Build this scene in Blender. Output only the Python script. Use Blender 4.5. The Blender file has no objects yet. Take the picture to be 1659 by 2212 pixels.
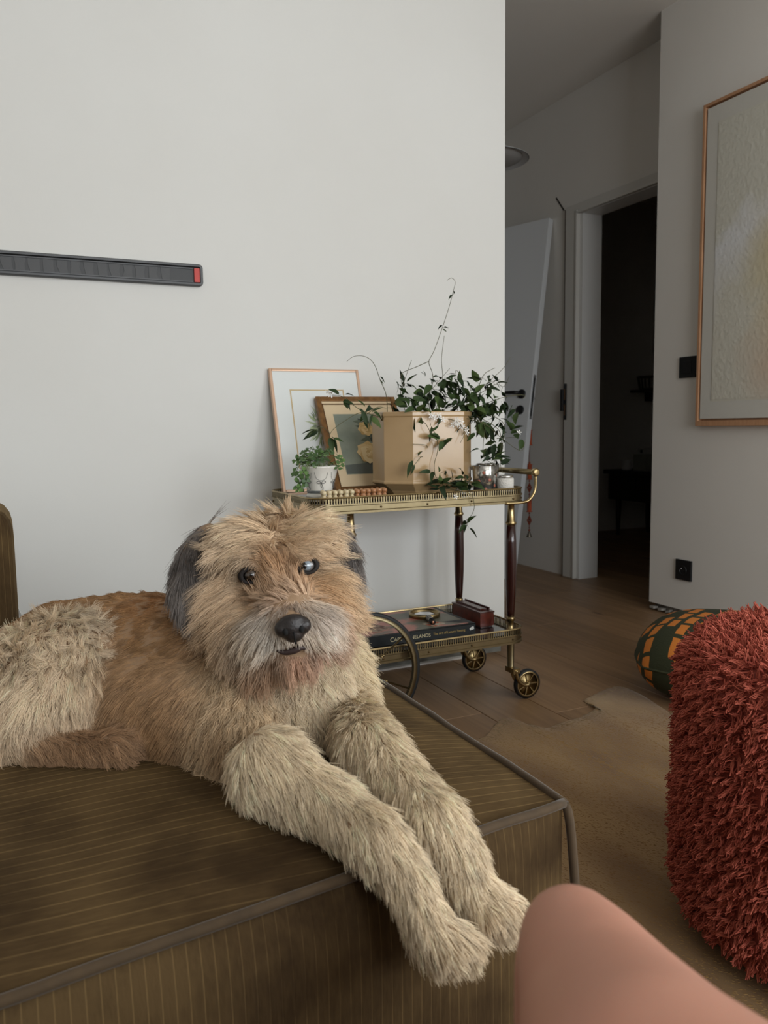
import bpy, bmesh, math, random
import numpy as np
from mathutils import Vector, Matrix, noise as mnoise
from mathutils.kdtree import KDTree
from mathutils.bvhtree import BVHTree
random.seed(7); rng = np.random.default_rng(7)
scene = bpy.context.scene
COL = scene.collection

# ------------------------------------------------------------------ camera
W, H, FPX = 1659, 2212, 1738.7
CAM = np.array([0.0, 0.0, 0.86])
_y, _p, _r = np.radians([25.238, 6.017, -0.8106])
FW = np.array([math.sin(_y)*math.cos(_p), math.cos(_y)*math.cos(_p), -math.sin(_p)])
_R = np.cross(FW, [0, 0, 1]); _R /= np.linalg.norm(_R); _U = np.cross(_R, FW)
RT = _R*math.cos(_r)+_U*math.sin(_r); UP = _U*math.cos(_r)-_R*math.sin(_r)
cd = bpy.data.cameras.new('camera'); cam = bpy.data.objects.new('camera', cd); COL.objects.link(cam)
cam.matrix_world = Matrix(((RT[0], UP[0], -FW[0], CAM[0]), (RT[1], UP[1], -FW[1], CAM[1]),
                           (RT[2], UP[2], -FW[2], CAM[2]), (0, 0, 0, 1)))
cd.sensor_fit = 'VERTICAL'; cd.sensor_height = 24.0; cd.lens = FPX*24.0/H
cd.clip_start = 0.02; cd.clip_end = 50
cd.dof.use_dof = True; cd.dof.focus_distance = 1.45; cd.dof.aperture_fstop = 5.6
scene.camera = cam

# ------------------------------------------------------------------ world, window daylight, exposure
wd = bpy.data.worlds.new('overcast'); scene.world = wd; wd.use_nodes = True
wd.node_tree.nodes['Background'].inputs[0].default_value = (0.75, 0.82, 0.90, 1)
wd.node_tree.nodes['Background'].inputs[1].default_value = 1.0
WIN_Y0, WIN_Y1, WIN_Z0, WIN_Z1 = -1.80, 0.0, 0.55, 2.35
al = bpy.data.lights.new('window_right_offscreen', 'AREA'); al.shape = 'RECTANGLE'
al.size = WIN_Y1-WIN_Y0-0.13; al.size_y = WIN_Z1-WIN_Z0-0.13; al.energy = 56; al.color = (0.92, 0.965, 1.0)
alo = bpy.data.objects.new('window_right_offscreen', al); COL.objects.link(alo)
alo.location = (2.684+0.045, (WIN_Y0+WIN_Y1)/2, (WIN_Z0+WIN_Z1)/2); alo.rotation_euler = (math.pi/2, 0, math.pi/2)
al2 = bpy.data.lights.new('window_rear_offscreen', 'AREA'); al2.shape = 'RECTANGLE'
W2X0, W2X1 = -0.3, 2.5
al2.size = W2X1-W2X0-0.13; al2.size_y = WIN_Z1-WIN_Z0-0.13; al2.energy = 104; al2.color = (0.92, 0.965, 1.0)
alo2 = bpy.data.objects.new('window_rear_offscreen', al2); COL.objects.link(alo2)
alo2.location = ((W2X0+W2X1)/2, -3.235, (WIN_Z0+WIN_Z1)/2); alo2.rotation_euler = (math.pi/2, 0, 0)
vs = scene.view_settings
scene.display_settings.display_device = 'sRGB'
vs.view_transform = 'Standard'; vs.look = 'None'; vs.gamma = 1.0; vs.use_curve_mapping = False; vs.exposure = 0.0

# ------------------------------------------------------------------ helpers
def ray(x, y): return FW + RT*(x-W/2)/FPX - UP*(y-H/2)/FPX
def onz(x, y, z=0.0): d = ray(x, y); return CAM+d*((z-CAM[2])/d[2])
def onx(x, y, X): d = ray(x, y); return CAM+d*(X/d[0])
def ony(x, y, Y): d = ray(x, y); return CAM+d*(Y/d[1])
def PD(x, y, D): return CAM+ray(x, y)*D

def lin(c):
    return tuple(((v/255)/12.92 if v/255 <= 0.04045 else ((v/255+0.055)/1.055)**2.4) for v in c[:3])
MATS = {}
def mat(name, col, rough=0.6, metal=0.0, noise=None, bump=None, sheen=0.0, trans=0.0, spec=None, coat=0.0, sss=0.0, ior=None, stretch=(1, 1, 1)):
    """noise=(scale, second colour, contrast)  bump=(scale, strength, distance)"""
    if name in MATS: return MATS[name]
    m = bpy.data.materials.new(name); m.use_nodes = True; nt = m.node_tree
    b = nt.nodes['Principled BSDF']; c = lin(col)
    b.inputs['Base Color'].default_value = (*c, 1); b.inputs['Roughness'].default_value = rough
    b.inputs['Metallic'].default_value = metal
    if sheen: b.inputs['Sheen Weight'].default_value = sheen; b.inputs['Sheen Roughness'].default_value = 0.4
    if trans: b.inputs['Transmission Weight'].default_value = trans
    if spec is not None: b.inputs['Specular IOR Level'].default_value = spec
    if coat: b.inputs['Coat Weight'].default_value = coat; b.inputs['Coat Roughness'].default_value = 0.15
    if sss: b.inputs['Subsurface Weight'].default_value = sss; b.inputs['Subsurface Radius'].default_value = (0.02, 0.008, 0.005)
    if ior: b.inputs['IOR'].default_value = ior
    if noise or bump:
        tc = nt.nodes.new('ShaderNodeTexCoord'); mp = nt.nodes.new('ShaderNodeMapping')
        mp.inputs['Scale'].default_value = stretch
        nt.links.new(tc.outputs['Object'], mp.inputs[0])
    if noise:
        n = nt.nodes.new('ShaderNodeTexNoise'); n.inputs['Scale'].default_value = noise[0]; n.inputs['Detail'].default_value = 5
        nt.links.new(mp.outputs[0], n.inputs[0])
        cr = nt.nodes.new('ShaderNodeValToRGB'); k = noise[2] if len(noise) > 2 else 0.2
        cr.color_ramp.elements[0].position = 0.5-k; cr.color_ramp.elements[1].position = 0.5+k
        cr.color_ramp.elements[0].color = (*c, 1); cr.color_ramp.elements[1].color = (*lin(noise[1]), 1)
        nt.links.new(n.outputs[0], cr.inputs[0]); nt.links.new(cr.outputs[0], b.inputs['Base Color'])
    if bump:
        n2 = nt.nodes.new('ShaderNodeTexNoise'); n2.inputs['Scale'].default_value = bump[0]; n2.inputs['Detail'].default_value = 4
        nt.links.new(mp.outputs[0], n2.inputs[0])
        bp = nt.nodes.new('ShaderNodeBump'); bp.inputs['Strength'].default_value = bump[1]
        bp.inputs['Distance'].default_value = bump[2] if len(bump) > 2 else 0.002
        nt.links.new(n2.outputs[0], bp.inputs['Height']); nt.links.new(bp.outputs[0], b.inputs['Normal'])
    MATS[name] = m
    return m

WL = {}   # world location of every object with identity rotation
def _link(o, parent, wl):
    COL.objects.link(o)
    if parent is not None:
        o.parent = parent; pl = WL[parent.name]; o.location = Vector(wl)-pl
    else: o.location = wl
    WL[o.name] = Vector(wl)
def tag(o, label=None, cat=None, group=None, kind=None):
    if label: o['label'] = label
    if cat: o['category'] = cat
    if group: o['group'] = group
    if kind: o['kind'] = kind
    return o
def thing(name, loc, label, cat, group=None):
    o = bpy.data.objects.new(name, None); o.empty_display_size = 0.05; _link(o, None, loc)
    return tag(o, label, cat, group)

class MB:
    def __init__(s): s.v = []; s.f = []; s.m = []; s.sm = []
    def add(s, vs, fs, mi=0, smooth=True):
        k = len(s.v); s.v += [tuple(map(float, p)) for p in vs]
        s.f += [tuple(i+k for i in f) for f in fs]; s.m += [mi]*len(fs); s.sm += [smooth]*len(fs); return s
    def box(s, lo, hi, mi=0):
        x0, y0, z0 = lo; x1, y1, z1 = hi
        return s.add([(x0, y0, z0), (x1, y0, z0), (x1, y1, z0), (x0, y1, z0), (x0, y0, z1), (x1, y0, z1), (x1, y1, z1), (x0, y1, z1)],
              [(0, 3, 2, 1), (4, 5, 6, 7), (0, 1, 5, 4), (1, 2, 6, 5), (2, 3, 7, 6), (3, 0, 4, 7)], mi, False)
    def obox(s, c, ax, hs, mi=0):
        c = np.array(c, float); a = [np.array(q, float)*h for q, h in zip(ax, hs)]
        P = [c+i*a[0]+j*a[1]+k*a[2] for k in (-1, 1) for j in (-1, 1) for i in (-1, 1)]
        return s.add(P, [(0, 2, 3, 1), (4, 5, 7, 6), (0, 1, 5, 4), (1, 3, 7, 5), (3, 2, 6, 7), (2, 0, 4, 6)], mi, False)
    def lathe(s, prof, c=(0, 0, 0), n=24, axis='z', mi=0, smooth=True, cap=True):
        vs = []; fs = []
        for r, z in prof:
            for i in range(n):
                a = 2*math.pi*i/n; p = (r*math.cos(a), r*math.sin(a), z)
                if axis == 'y': p = (p[0], p[2], p[1])
                if axis == 'x': p = (p[2], p[0], p[1])
                vs.append((p[0]+c[0], p[1]+c[1], p[2]+c[2]))
        m = len(prof)
        for j in range(m-1):
            for i in range(n):
                i2 = (i+1) % n; fs.append((j*n+i, j*n+i2, (j+1)*n+i2, (j+1)*n+i))
        if cap: fs.append(tuple(range(n))[::-1]); fs.append(tuple((m-1)*n+i for i in range(n)))
        return s.add(vs, fs, mi, smooth)
    def tube(s, pts, rad, n=8, mi=0, cap=True, closed=False):
        pts = [np.array(p, float) for p in pts]; m = len(pts)
        if not hasattr(rad, '__len__'): rad = [rad]*m
        up = None; vs = []; fs = []
        for i in range(m):
            if closed: t = pts[(i+1) % m]-pts[i-1]
            else: t = pts[min(i+1, m-1)]-pts[max(i-1, 0)]
            t = t/(np.linalg.norm(t)+1e-12)
            if up is None: up = np.array([0, 0, 1.]) if abs(t[2]) < 0.9 else np.array([1., 0, 0])
            a = np.cross(up, t); a /= (np.linalg.norm(a)+1e-12); b = np.cross(t, a); up = b
            for k in range(n):
                an = 2*math.pi*k/n; vs.append(pts[i]+rad[i]*(math.cos(an)*a+math.sin(an)*b))
        for i in range(m if closed else m-1):
            j = (i+1) % m
            for k in range(n):
                k2 = (k+1) % n; fs.append((i*n+k, i*n+k2, j*n+k2, j*n+k))
        if cap and not closed: fs.append(tuple(range(n))[::-1]); fs.append(tuple((m-1)*n+k for k in range(n)))
        return s.add(vs, fs, mi, True)
    def ell(s, c, ax, rad, nu=16, nv=10, mi=0):
        c = np.array(c, float); ax = [np.array(a, float) for a in ax]; vs = []; fs = []
        for j in range(nv+1):
            th = math.pi*j/nv
            for i in range(nu):
                ph = 2*math.pi*i/nu
                vs.append(c+ax[0]*rad[0]*math.sin(th)*math.cos(ph)+ax[1]*rad[1]*math.sin(th)*math.sin(ph)+ax[2]*rad[2]*math.cos(th))
        for j in range(nv):
            for i in range(nu):
                i2 = (i+1) % nu; fs.append((j*nu+i, (j+1)*nu+i, (j+1)*nu+i2, j*nu+i2))
        return s.add(vs, fs, mi, True)
    def sph(s, c, r, nu=12, nv=8, mi=0): return s.ell(c, ((1, 0, 0), (0, 1, 0), (0, 0, 1)), (r, r, r), nu, nv, mi)
    def grid(s, fn, nu, nv, mi=0, smooth=True):
        vs = [fn(i/nu, j/nv) for j in range(nv+1) for i in range(nu+1)]; w = nu+1
        return s.add(vs, [(j*w+i, j*w+i+1, (j+1)*w+i+1, (j+1)*w+i) for j in range(nv) for i in range(nu)], mi, smooth)
    def sweep(s, path, prof, mi=0, smooth=False, closed_prof=True):
        """path: closed 2D loop [(x,y,nx,ny)], prof: [(out,z)] closed"""
        m = len(path); n = len(prof); vs = []; fs = []
        for x, y, nx, ny in path:
            for o, z in prof: vs.append((x+nx*o, y+ny*o, z))
        for i in range(m):
            j = (i+1) % m
            for k in range(n if closed_prof else n-1):
                k2 = (k+1) % n; fs.append((i*n+k, j*n+k, j*n+k2, i*n+k2))
        return s.add(vs, fs, mi, smooth)
    def mesh(s, name, mats, off=(0, 0, 0)):
        me = bpy.data.meshes.new(name); o = np.array(off)
        me.from_pydata([tuple(np.array(v)-o) for v in s.v] if any(off) else s.v, [], s.f)
        for m in (mats if isinstance(mats, (list, tuple)) else [mats]): me.materials.append(m)
        me.polygons.foreach_set('material_index', s.m); me.polygons.foreach_set('use_smooth', s.sm); me.update()
        return me
    def build(s, name, mats, parent=None, at=None, bevel=0.0, bseg=2, label=None, sharp=None):
        off = at if at is not None else (WL[parent.name] if parent else (0, 0, 0))
        me = s.mesh(name, mats, tuple(off))
        if bevel:
            bm = bmesh.new(); bm.from_mesh(me); bmesh.ops.remove_doubles(bm, verts=bm.verts, dist=1e-6)
            bmesh.ops.bevel(bm, geom=[e for e in bm.edges if e.is_manifold and e.calc_face_angle(0) > 0.35], offset=bevel, segments=bseg, affect='EDGES', profile=0.6)
            bm.to_mesh(me); bm.free()
        if sharp: me.set_sharp_from_angle(angle=math.radians(sharp))
        o = bpy.data.objects.new(name, me); _link(o, parent, off)
        if label: o['label'] = label
        return o
def struct(name, mb, mats, **k):
    o = mb.build(name, mats, **k)
    if o.parent is None: o['kind'] = 'structure'
    return o
def inst(name, me, parent, mtx):
    """object sharing mesh data; mtx is a world matrix, parent has identity rotation"""
    o = bpy.data.objects.new(name, me); COL.objects.link(o)
    if parent is not None:
        o.parent = parent; mtx = Matrix.Translation(-WL[parent.name]) @ mtx
    o.matrix_local = mtx if parent is not None else mtx
    if parent is None: o.matrix_world = mtx
    return o
def catmull(P, n=6):
    P = [np.array(p, float) for p in P]; Q = [2*P[0]-P[1]]+P+[2*P[-1]-P[-2]]; out = []
    for i in range(1, len(Q)-2):
        a, b, c, d = Q[i-1:i+3]
        for k in range(n):
            t = k/n; out.append(0.5*((2*b)+(c-a)*t+(2*a-5*b+4*c-d)*t*t+(3*b-a-3*c+d)*t**3))
    out.append(P[-1]); return out
def rrect(cx, cy, hx, hy, r, n=8, per=None):
    out = []
    for (sx, sy, a0) in ((1, 1, 0), (-1, 1, 90), (-1, -1, 180), (1, -1, 270)):
        ox, oy = cx+sx*(hx-r), cy+sy*(hy-r)
        for i in range(n+1):
            a = math.radians(a0+90*i/n); out.append((ox+r*math.cos(a), oy+r*math.sin(a), math.cos(a), math.sin(a)))
    if per:
        d = []; m = len(out)
        for i in range(m):
            a = np.array(out[i]); b = np.array(out[(i+1) % m]); L = np.linalg.norm(a[:2]-b[:2]); k = max(1, int(L/per))
            for q in range(k): d.append(tuple(a+(b-a)*q/k))
        return d
    return out
def remeshed(mb, voxel, smooth_it=6):
    me = mb.mesh('tmp', []); o = bpy.data.objects.new('tmp', me); COL.objects.link(o)
    r = o.modifiers.new('r', 'REMESH'); r.mode = 'VOXEL'; r.voxel_size = voxel; r.use_smooth_shade = True
    s = o.modifiers.new('s', 'SMOOTH'); s.factor = 0.5; s.iterations = smooth_it
    dg = bpy.context.evaluated_depsgraph_get(); dg.update()
    out = bpy.data.meshes.new_from_object(o.evaluated_get(dg)); bpy.data.objects.remove(o)
    for p in out.polygons: p.use_smooth = True
    return out
def mesh_obj(name, me, mats, parent, wl):
    me.transform(Matrix.Translation(-Vector(wl))); me.name = name
    me.materials.clear()
    for m in mats: me.materials.append(m)
    o = bpy.data.objects.new(name, me); _link(o, parent, wl); return o
def strands(name, parent, pts, rad_root, rad_tip, cols, material):
    """pts (N,K,3) world -> Curves object"""
    N, K, _ = pts.shape; cu = bpy.data.hair_curves.new(name); cu.add_curves([K]*N)
    wl = np.array(WL[parent.name])
    cu.attributes['position'].data.foreach_set('vector', (pts-wl).astype(np.float32).ravel())
    t = np.linspace(0, 1, K)[None, :]
    rr = np.asarray(rad_root).reshape(-1, 1); r = rr*(1-t**1.5)+rad_tip*t**1.5; r = np.broadcast_to(r, (N, K))
    ra = cu.attributes.get('radius') or cu.attributes.new('radius', 'FLOAT', 'POINT')
    ra.data.foreach_set('value', r.astype(np.float32).ravel())
    ca = cu.attributes.new('strand_colour', 'FLOAT_COLOR', 'CURVE')
    ca.data.foreach_set('color', np.c_[cols, np.ones(N)].astype(np.float32).ravel())
    cu.materials.append(material)
    o = bpy.data.objects.new(name, cu); _link(o, parent, WL[parent.name]); o['kind'] = 'stuff'; return o
def strand_mat(name, rough=0.55, sheen=0.0, spec=0.25):
    m = bpy.data.materials.new(name); m.use_nodes = True; nt = m.node_tree; b = nt.nodes['Principled BSDF']
    a = nt.nodes.new('ShaderNodeAttribute'); a.attribute_name = 'strand_colour'
    nt.links.new(a.outputs['Color'], b.inputs['Base Color']); b.inputs['Roughness'].default_value = rough
    b.inputs['Specular IOR Level'].default_value = spec
    return m
def sample_mesh(me, n, wl=(0, 0, 0)):
    me.calc_loop_triangles(); nt = len(me.loop_triangles)
    co = np.empty(len(me.vertices)*3); me.vertices.foreach_get('co', co); co = co.reshape(-1, 3)+np.array(wl)
    vn = np.empty(len(me.vertices)*3); me.vertices.foreach_get('normal', vn); vn = vn.reshape(-1, 3)
    tr = np.empty(nt*3, dtype=np.int32); me.loop_triangles.foreach_get('vertices', tr); tr = tr.reshape(-1, 3)
    A, B, C = co[tr[:, 0]], co[tr[:, 1]], co[tr[:, 2]]
    ar = np.linalg.norm(np.cross(B-A, C-A), axis=1); cum = np.cumsum(ar); i = np.searchsorted(cum, rng.random(n)*cum[-1])
    u, v = rng.random(n), rng.random(n); f = u+v > 1; u[f] = 1-u[f]; v[f] = 1-v[f]
    w = 1-u-v
    P = A[i]*w[:, None]+B[i]*u[:, None]+C[i]*v[:, None]
    Nn = vn[tr[i, 0]]*w[:, None]+vn[tr[i, 1]]*u[:, None]+vn[tr[i, 2]]*v[:, None]
    return P, Nn/(np.linalg.norm(Nn, axis=1, keepdims=True)+1e-9)
def unit(a): return a/(np.linalg.norm(a, axis=-1, keepdims=True)+1e-9)

# ------------------------------------------------------------------ materials
WALL = mat('wall_paint', (226, 226, 222), 0.85, bump=(90, 0.12, 0.001), noise=(1.3, (220, 219, 214), 0.25))
WALL2 = mat('wall_paint_warm', (228, 225, 219), 0.85, bump=(90, 0.12, 0.001), noise=(1.6, (222, 218, 211), 0.25))
CEIL = mat('ceiling_paint', (230, 227, 221), 0.9)
WHITE = mat('white_lacquer', (222, 222, 220), 0.35)
BRASS = mat('brass', (178, 158, 116), 0.3, 1.0, noise=(60, (150, 130, 92), 0.3))
BRASSD = mat('brass_aged', (132, 120, 92), 0.38, 1.0, noise=(40, (154, 140, 108), 0.3))
MAHOG = mat('mahogany', (52, 20, 15), 0.22, noise=(14, (32, 11, 10), 0.3), coat=0.5, stretch=(3, 3, 0.4))
BLACK = mat('black_plastic', (22, 23, 25), 0.45)
RUBBER = mat('black_rubber', (22, 24, 25), 0.6)
DARK = mat('dark_recess', (40, 36, 32), 0.9)

# ------------------------------------------------------------------ room shell
YW, XC, XR, XD, CZ = 2.522, 1.688, 2.684, 2.873, 2.632
struct('wall_left', MB().box((-2.7, YW, 0.05), (XC, YW+0.13, CZ)), WALL)
o = struct('trim_1', MB().box((-2.7, YW+0.016, 0.0), (XC-0.004, YW+0.12, 0.055)), mat('bare_plaster', (128, 128, 120), 0.9, noise=(18, (92, 88, 80), 0.15)))
b = MB()
for x0, x1, z0, z1 in ((1.085, 1.135, 0.012, 0.045), (1.55, 1.565, 0.02, 0.05), (0.6, 0.72, 0.01, 0.04)): b.box((x0, YW+0.006, z0), (x1, YW+0.017, z1))
b.build('filler_scrap', mat('filler', (190, 194, 192), 0.9), o)
b = MB(); b.box((-2.7, YW-0.004, 0.0), (1.60, YW+0.016, 0.006)); b.build('bead_strip', WALL2, o)
# right wall with the window opening
b = MB(); b.box((XR, WIN_Y1, 0.035), (XR+0.12, 2.81, CZ)); b.box((XR, -3.2, 0.0), (XR+0.12, WIN_Y0, CZ))
b.box((XR, WIN_Y0, 0.0), (XR+0.12, WIN_Y1, WIN_Z0)); b.box((XR, WIN_Y0, WIN_Z1), (XR+0.12, WIN_Y1, CZ))
struct('wall_right', b, WALL2)
o = struct('trim_2', MB().box((XR+0.02, WIN_Y1, 0), (XR+0.1, 2.79, 0.04)), mat('bare_plaster_dark', (96, 88, 78), 0.9, noise=(25, (150, 146, 138), 0.12)))
b = MB()
for k in range(9):
    y = 2.79-0.05*k-random.random()*0.02; l = 0.02+0.03*random.random()
    b.obox((XR+0.004, y, 0.010+0.006*random.random()), ((1, 0.2*random.uniform(-1, 1), 0), (0, 1, 0.3*random.uniform(-1, 1)), (0, 0, 1)), (0.012, l/2, 0.005))
b.build('plaster_crumb', mat('plaster_crumbs', (150, 146, 138), 0.9), o)
w = struct('window_1', MB().box((XR+0.02, WIN_Y0, WIN_Z0), (XR+0.1, WIN_Y0+0.06, WIN_Z1)).box((XR+0.02, WIN_Y1-0.06, WIN_Z0), (XR+0.1, WIN_Y1, WIN_Z1))
           .box((XR+0.02, WIN_Y0+0.06, WIN_Z0), (XR+0.1, WIN_Y1-0.06, WIN_Z0+0.06)).box((XR+0.02, WIN_Y0+0.06, WIN_Z1-0.06), (XR+0.1, WIN_Y1-0.06, WIN_Z1)), WHITE)
MB().box((XR+0.055, WIN_Y0+0.06, WIN_Z0+0.06), (XR+0.06, WIN_Y1-0.06, WIN_Z1-0.06)).build('pane', mat('window_glass', (250, 250, 250), 0.0, trans=1.0, ior=1.45), w)
b = MB(); b.box((-2.8, -3.3, 0), (W2X0, -3.2, CZ)); b.box((W2X1, -3.3, 0), (XR+0.12, -3.2, CZ)); b.box((W2X0, -3.3, 0), (W2X1, -3.2, WIN_Z0)); b.box((W2X0, -3.3, WIN_Z1), (W2X1, -3.2, CZ))
struct('wall_rear', b, WALL2)
w = struct('window_2', MB().box((W2X0, -3.28, WIN_Z0), (W2X0+0.06, -3.21, WIN_Z1)).box((W2X1-0.06, -3.28, WIN_Z0), (W2X1, -3.21, WIN_Z1)).box((W2X0+0.06, -3.28, WIN_Z0), (W2X1-0.06, -3.21, WIN_Z0+0.06)).box((W2X0+0.06, -3.28, WIN_Z1-0.06), (W2X1-0.06, -3.21, WIN_Z1)), WHITE)
MB().box((W2X0+0.06, -3.25, WIN_Z0+0.06), (W2X1-0.06, -3.245, WIN_Z1-0.06)).build('pane', MATS['window_glass'], w)
struct('wall_side', MB().box((-2.8, -3.2, 0), (-2.7, YW+0.13, CZ)), WALL2)
struct('ceiling', MB().box((-2.8, -3.3, CZ), (5.0, 5.4, CZ+0.1)), CEIL)
# hall wall with doorway
DY0, DY1, DZ = 2.80, 3.546, 1.98
b = MB(); b.box((XD, DY1+0.05, 0.0), (XD+0.12, 5.2, CZ)); b.box((XD, 2.4, DZ+0.03), (XD+0.12, DY1+0.05, CZ)); b.box((XD, 2.4, 0), (XD+0.12, DY0-0.05, DZ+0.03))
struct('wall_hall', b, WALL2)
b = MB(); b.box((0.6, 5.2, 0), (5.0, 5.3, CZ)); b.box((0.5, YW+0.13, 0), (0.6, 5.3, CZ)); struct('wall_hall_end', b, WALL2)
b = MB(); b.box((4.85, 1.9, 0), (4.95, 5.2, CZ)); b.box((XR+0.13, 1.8, 0), (4.95, 1.9, CZ)); b.box((XD+0.121, 5.1, 0), (4.85, 5.19, CZ)); b.box((XD+0.121, 1.9, CZ-0.02), (4.85, 5.1, CZ-0.001))
struct('wall_dark_room', b, WALL2)
# door frame
d = struct('door_1', MB().box((XD-0.004, DY1, 0), (XD+0.125, DY1+0.05, DZ+0.03)), WHITE)
MB().box((XD-0.004, DY0-0.05, 0), (XD+0.125, DY0, DZ+0.03)).build('jamb', WHITE, d)
MB().box((XD-0.004, DY0, DZ), (XD+0.125, DY1, DZ+0.03)).build('head_jamb', WHITE, d)
CAS = mat('casing_paint', (206, 204, 198), 0.4)
MB().box((XD-0.022, DY1+0.028, 0), (XD, DY1+0.125, 2.034)).box((XD-0.028, DY1+0.022, 0), (XD-0.004, DY1+0.036, 2.0)).build('casing', CAS, d, bevel=0.003)
MB().box((XD-0.022, 2.70, DZ+0.006), (XD, DY1+0.03, 2.034)).box((XD-0.028, 2.70, DZ+0.002), (XD-0.004, DY1+0.03, DZ+0.014)).build('head_casing', CAS, d, bevel=0.003)
MB().box((XD-0.008, DY1+0.125, 0.0), (XD+0.004, DY1+0.148, 2.03)).build('gap_strip', mat('raw_wood_gap', (112, 84, 62), 0.9, noise=(30, (70, 52, 40), 0.2), stretch=(1, 1, 0.1)), d)
MB().obox((XD-0.001, DY1+0.20, 2.075), ((1, 0, 0), (0, 0.64, 0.77), (0, -0.77, 0.64)), (0.002, 0.055, 0.0035)).build('plaster_crack', DARK, d)
p = onx(1220, 868, XD-0.024)
sp = MB().box((XD-0.026, p[1]-0.014, p[2]-0.10), (XD-0.021, p[1]+0.010, p[2]+0.10)); sp.build('strike_plate', BLACK, d, bevel=0.004)
MB().box((XD-0.034, p[1]+0.006, p[2]-0.05), (XD-0.024, p[1]+0.030, p[2]+0.07)).build('strike_lip', BLACK, d, bevel=0.002)
MB().box((XD-0.0275, p[1]-0.004, p[2]-0.075), (XD-0.0255, p[1]+0.004, p[2]-0.015)).box((XD-0.0275, p[1]-0.004, p[2]+0.01), (XD-0.0255, p[1]+0.004, p[2]+0.07)).build('latch_hole', mat('worn_bronze', (120, 92, 66), 0.5, 0.6), d)

# floor: oak planks running away along Y
def plank_mat():
    m = bpy.data.materials.new('oak_plank'); m.use_nodes = True; nt = m.node_tree; bs = nt.nodes['Principled BSDF']; L = nt.links
    tc = nt.nodes.new('ShaderNodeTexCoord'); oi = nt.nodes.new('ShaderNodeObjectInfo'); ad = nt.nodes.new('ShaderNodeVectorMath'); ad.operation = 'ADD'
    mu = nt.nodes.new('ShaderNodeVectorMath'); mu.operation = 'SCALE'; mu.inputs[0].default_value = (13, 37, 5)
    L.new(oi.outputs['Random'], mu.inputs['Scale']); L.new(tc.outputs['Object'], ad.inputs[0]); L.new(mu.outputs[0], ad.inputs[1])
    mp = nt.nodes.new('ShaderNodeMapping'); mp.inputs['Scale'].default_value = (16, 1.1, 1); L.new(ad.outputs[0], mp.inputs[0])
    n = nt.nodes.new('ShaderNodeTexNoise'); n.inputs['Scale'].default_value = 2.2; n.inputs['Detail'].default_value = 7; n.inputs['Distortion'].default_value = 0.6
    L.new(mp.outputs[0], n.inputs[0])
    cr = nt.nodes.new('ShaderNodeValToRGB'); e = cr.color_ramp.elements; e[0].position = 0.28; e[1].position = 0.72
    e[0].color = (*lin((124, 96, 69)), 1); e[1].color = (*lin((156, 124, 91)), 1); L.new(n.outputs[0], cr.inputs[0])
    mx = nt.nodes.new('ShaderNodeHueSaturation'); L.new(cr.outputs[0], mx.inputs['Color'])
    mr = nt.nodes.new('ShaderNodeMapRange'); mr.inputs[3].default_value = 0.86; mr.inputs[4].default_value = 1.1; L.new(oi.outputs['Random'], mr.inputs[0]); L.new(mr.outputs[0], mx.inputs['Value'])
    # knots
    vo = nt.nodes.new('ShaderNodeTexVoronoi'); vo.inputs['Scale'].default_value = 1.0; mp2 = nt.nodes.new('ShaderNodeMapping'); mp2.inputs['Scale'].default_value = (4.2, 1.7, 1)
    L.new(ad.outputs[0], mp2.inputs[0]); L.new(mp2.outputs[0], vo.inputs[0])
    lt = nt.nodes.new('ShaderNodeMapRange'); lt.inputs[1].default_value = 0.03; lt.inputs[2].default_value = 0.09; lt.inputs[3].default_value = 0.8; lt.inputs[4].default_value = 0.0; L.new(vo.outputs['Distance'], lt.inputs[0])
    mk = nt.nodes.new('ShaderNodeMix'); mk.data_type = 'RGBA'; L.new(lt.outputs[0], mk.inputs[0]); L.new(mx.outputs[0], mk.inputs[6]); mk.inputs[7].default_value = (*lin((78, 54, 38)), 1)
    L.new(mk.outputs[2], bs.inputs['Base Color']); bs.inputs['Roughness'].default_value = 0.42
    bp = nt.nodes.new('ShaderNodeBump'); bp.inputs['Strength'].default_value = 0.15; bp.inputs['Distance'].default_value = 0.001; L.new(n.outputs[0], bp.inputs['Height']); L.new(bp.outputs[0], bs.inputs['Normal'])
    return m
OAK = plank_mat()
fl = struct('floor', MB().box((-2.8, -3.3, -0.10), (5.0, 5.4, -0.014)), mat('subfloor', (44, 34, 26), 0.9))
PW = 0.195; PLM = {}
def plank_mesh(L):
    L = round(L, 1)
    if L not in PLM:
        b = MB().box((0.0009, 0.0009, -0.014), (PW-0.0009, L-0.0009, 0)); me = b.mesh('plank', OAK)
        bm = bmesh.new(); bm.from_mesh(me); bmesh.ops.bevel(bm, geom=[e for e in bm.edges if all(v.co.z > -0.001 for v in e.verts)], offset=0.0012, segments=1, affect='EDGES'); bm.to_mesh(me); bm.free(); PLM[L] = me
    return PLM[L]
x = 1.065-PW*19
while x < 4.9:
    y = -3.3+random.choice([0.0, 0.4, 0.9, 1.3])-1.4
    while y < 5.3:
        L = random.choice([1.8, 2.2]); y0 = max(y, -3.3); y1 = min(y+L, 5.4)
        if y1-y0 > 0.2: inst('plank', plank_mesh(y1-y0), fl, Matrix.Translation((x, y0, 0)))
        y += L
    x += PW

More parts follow.
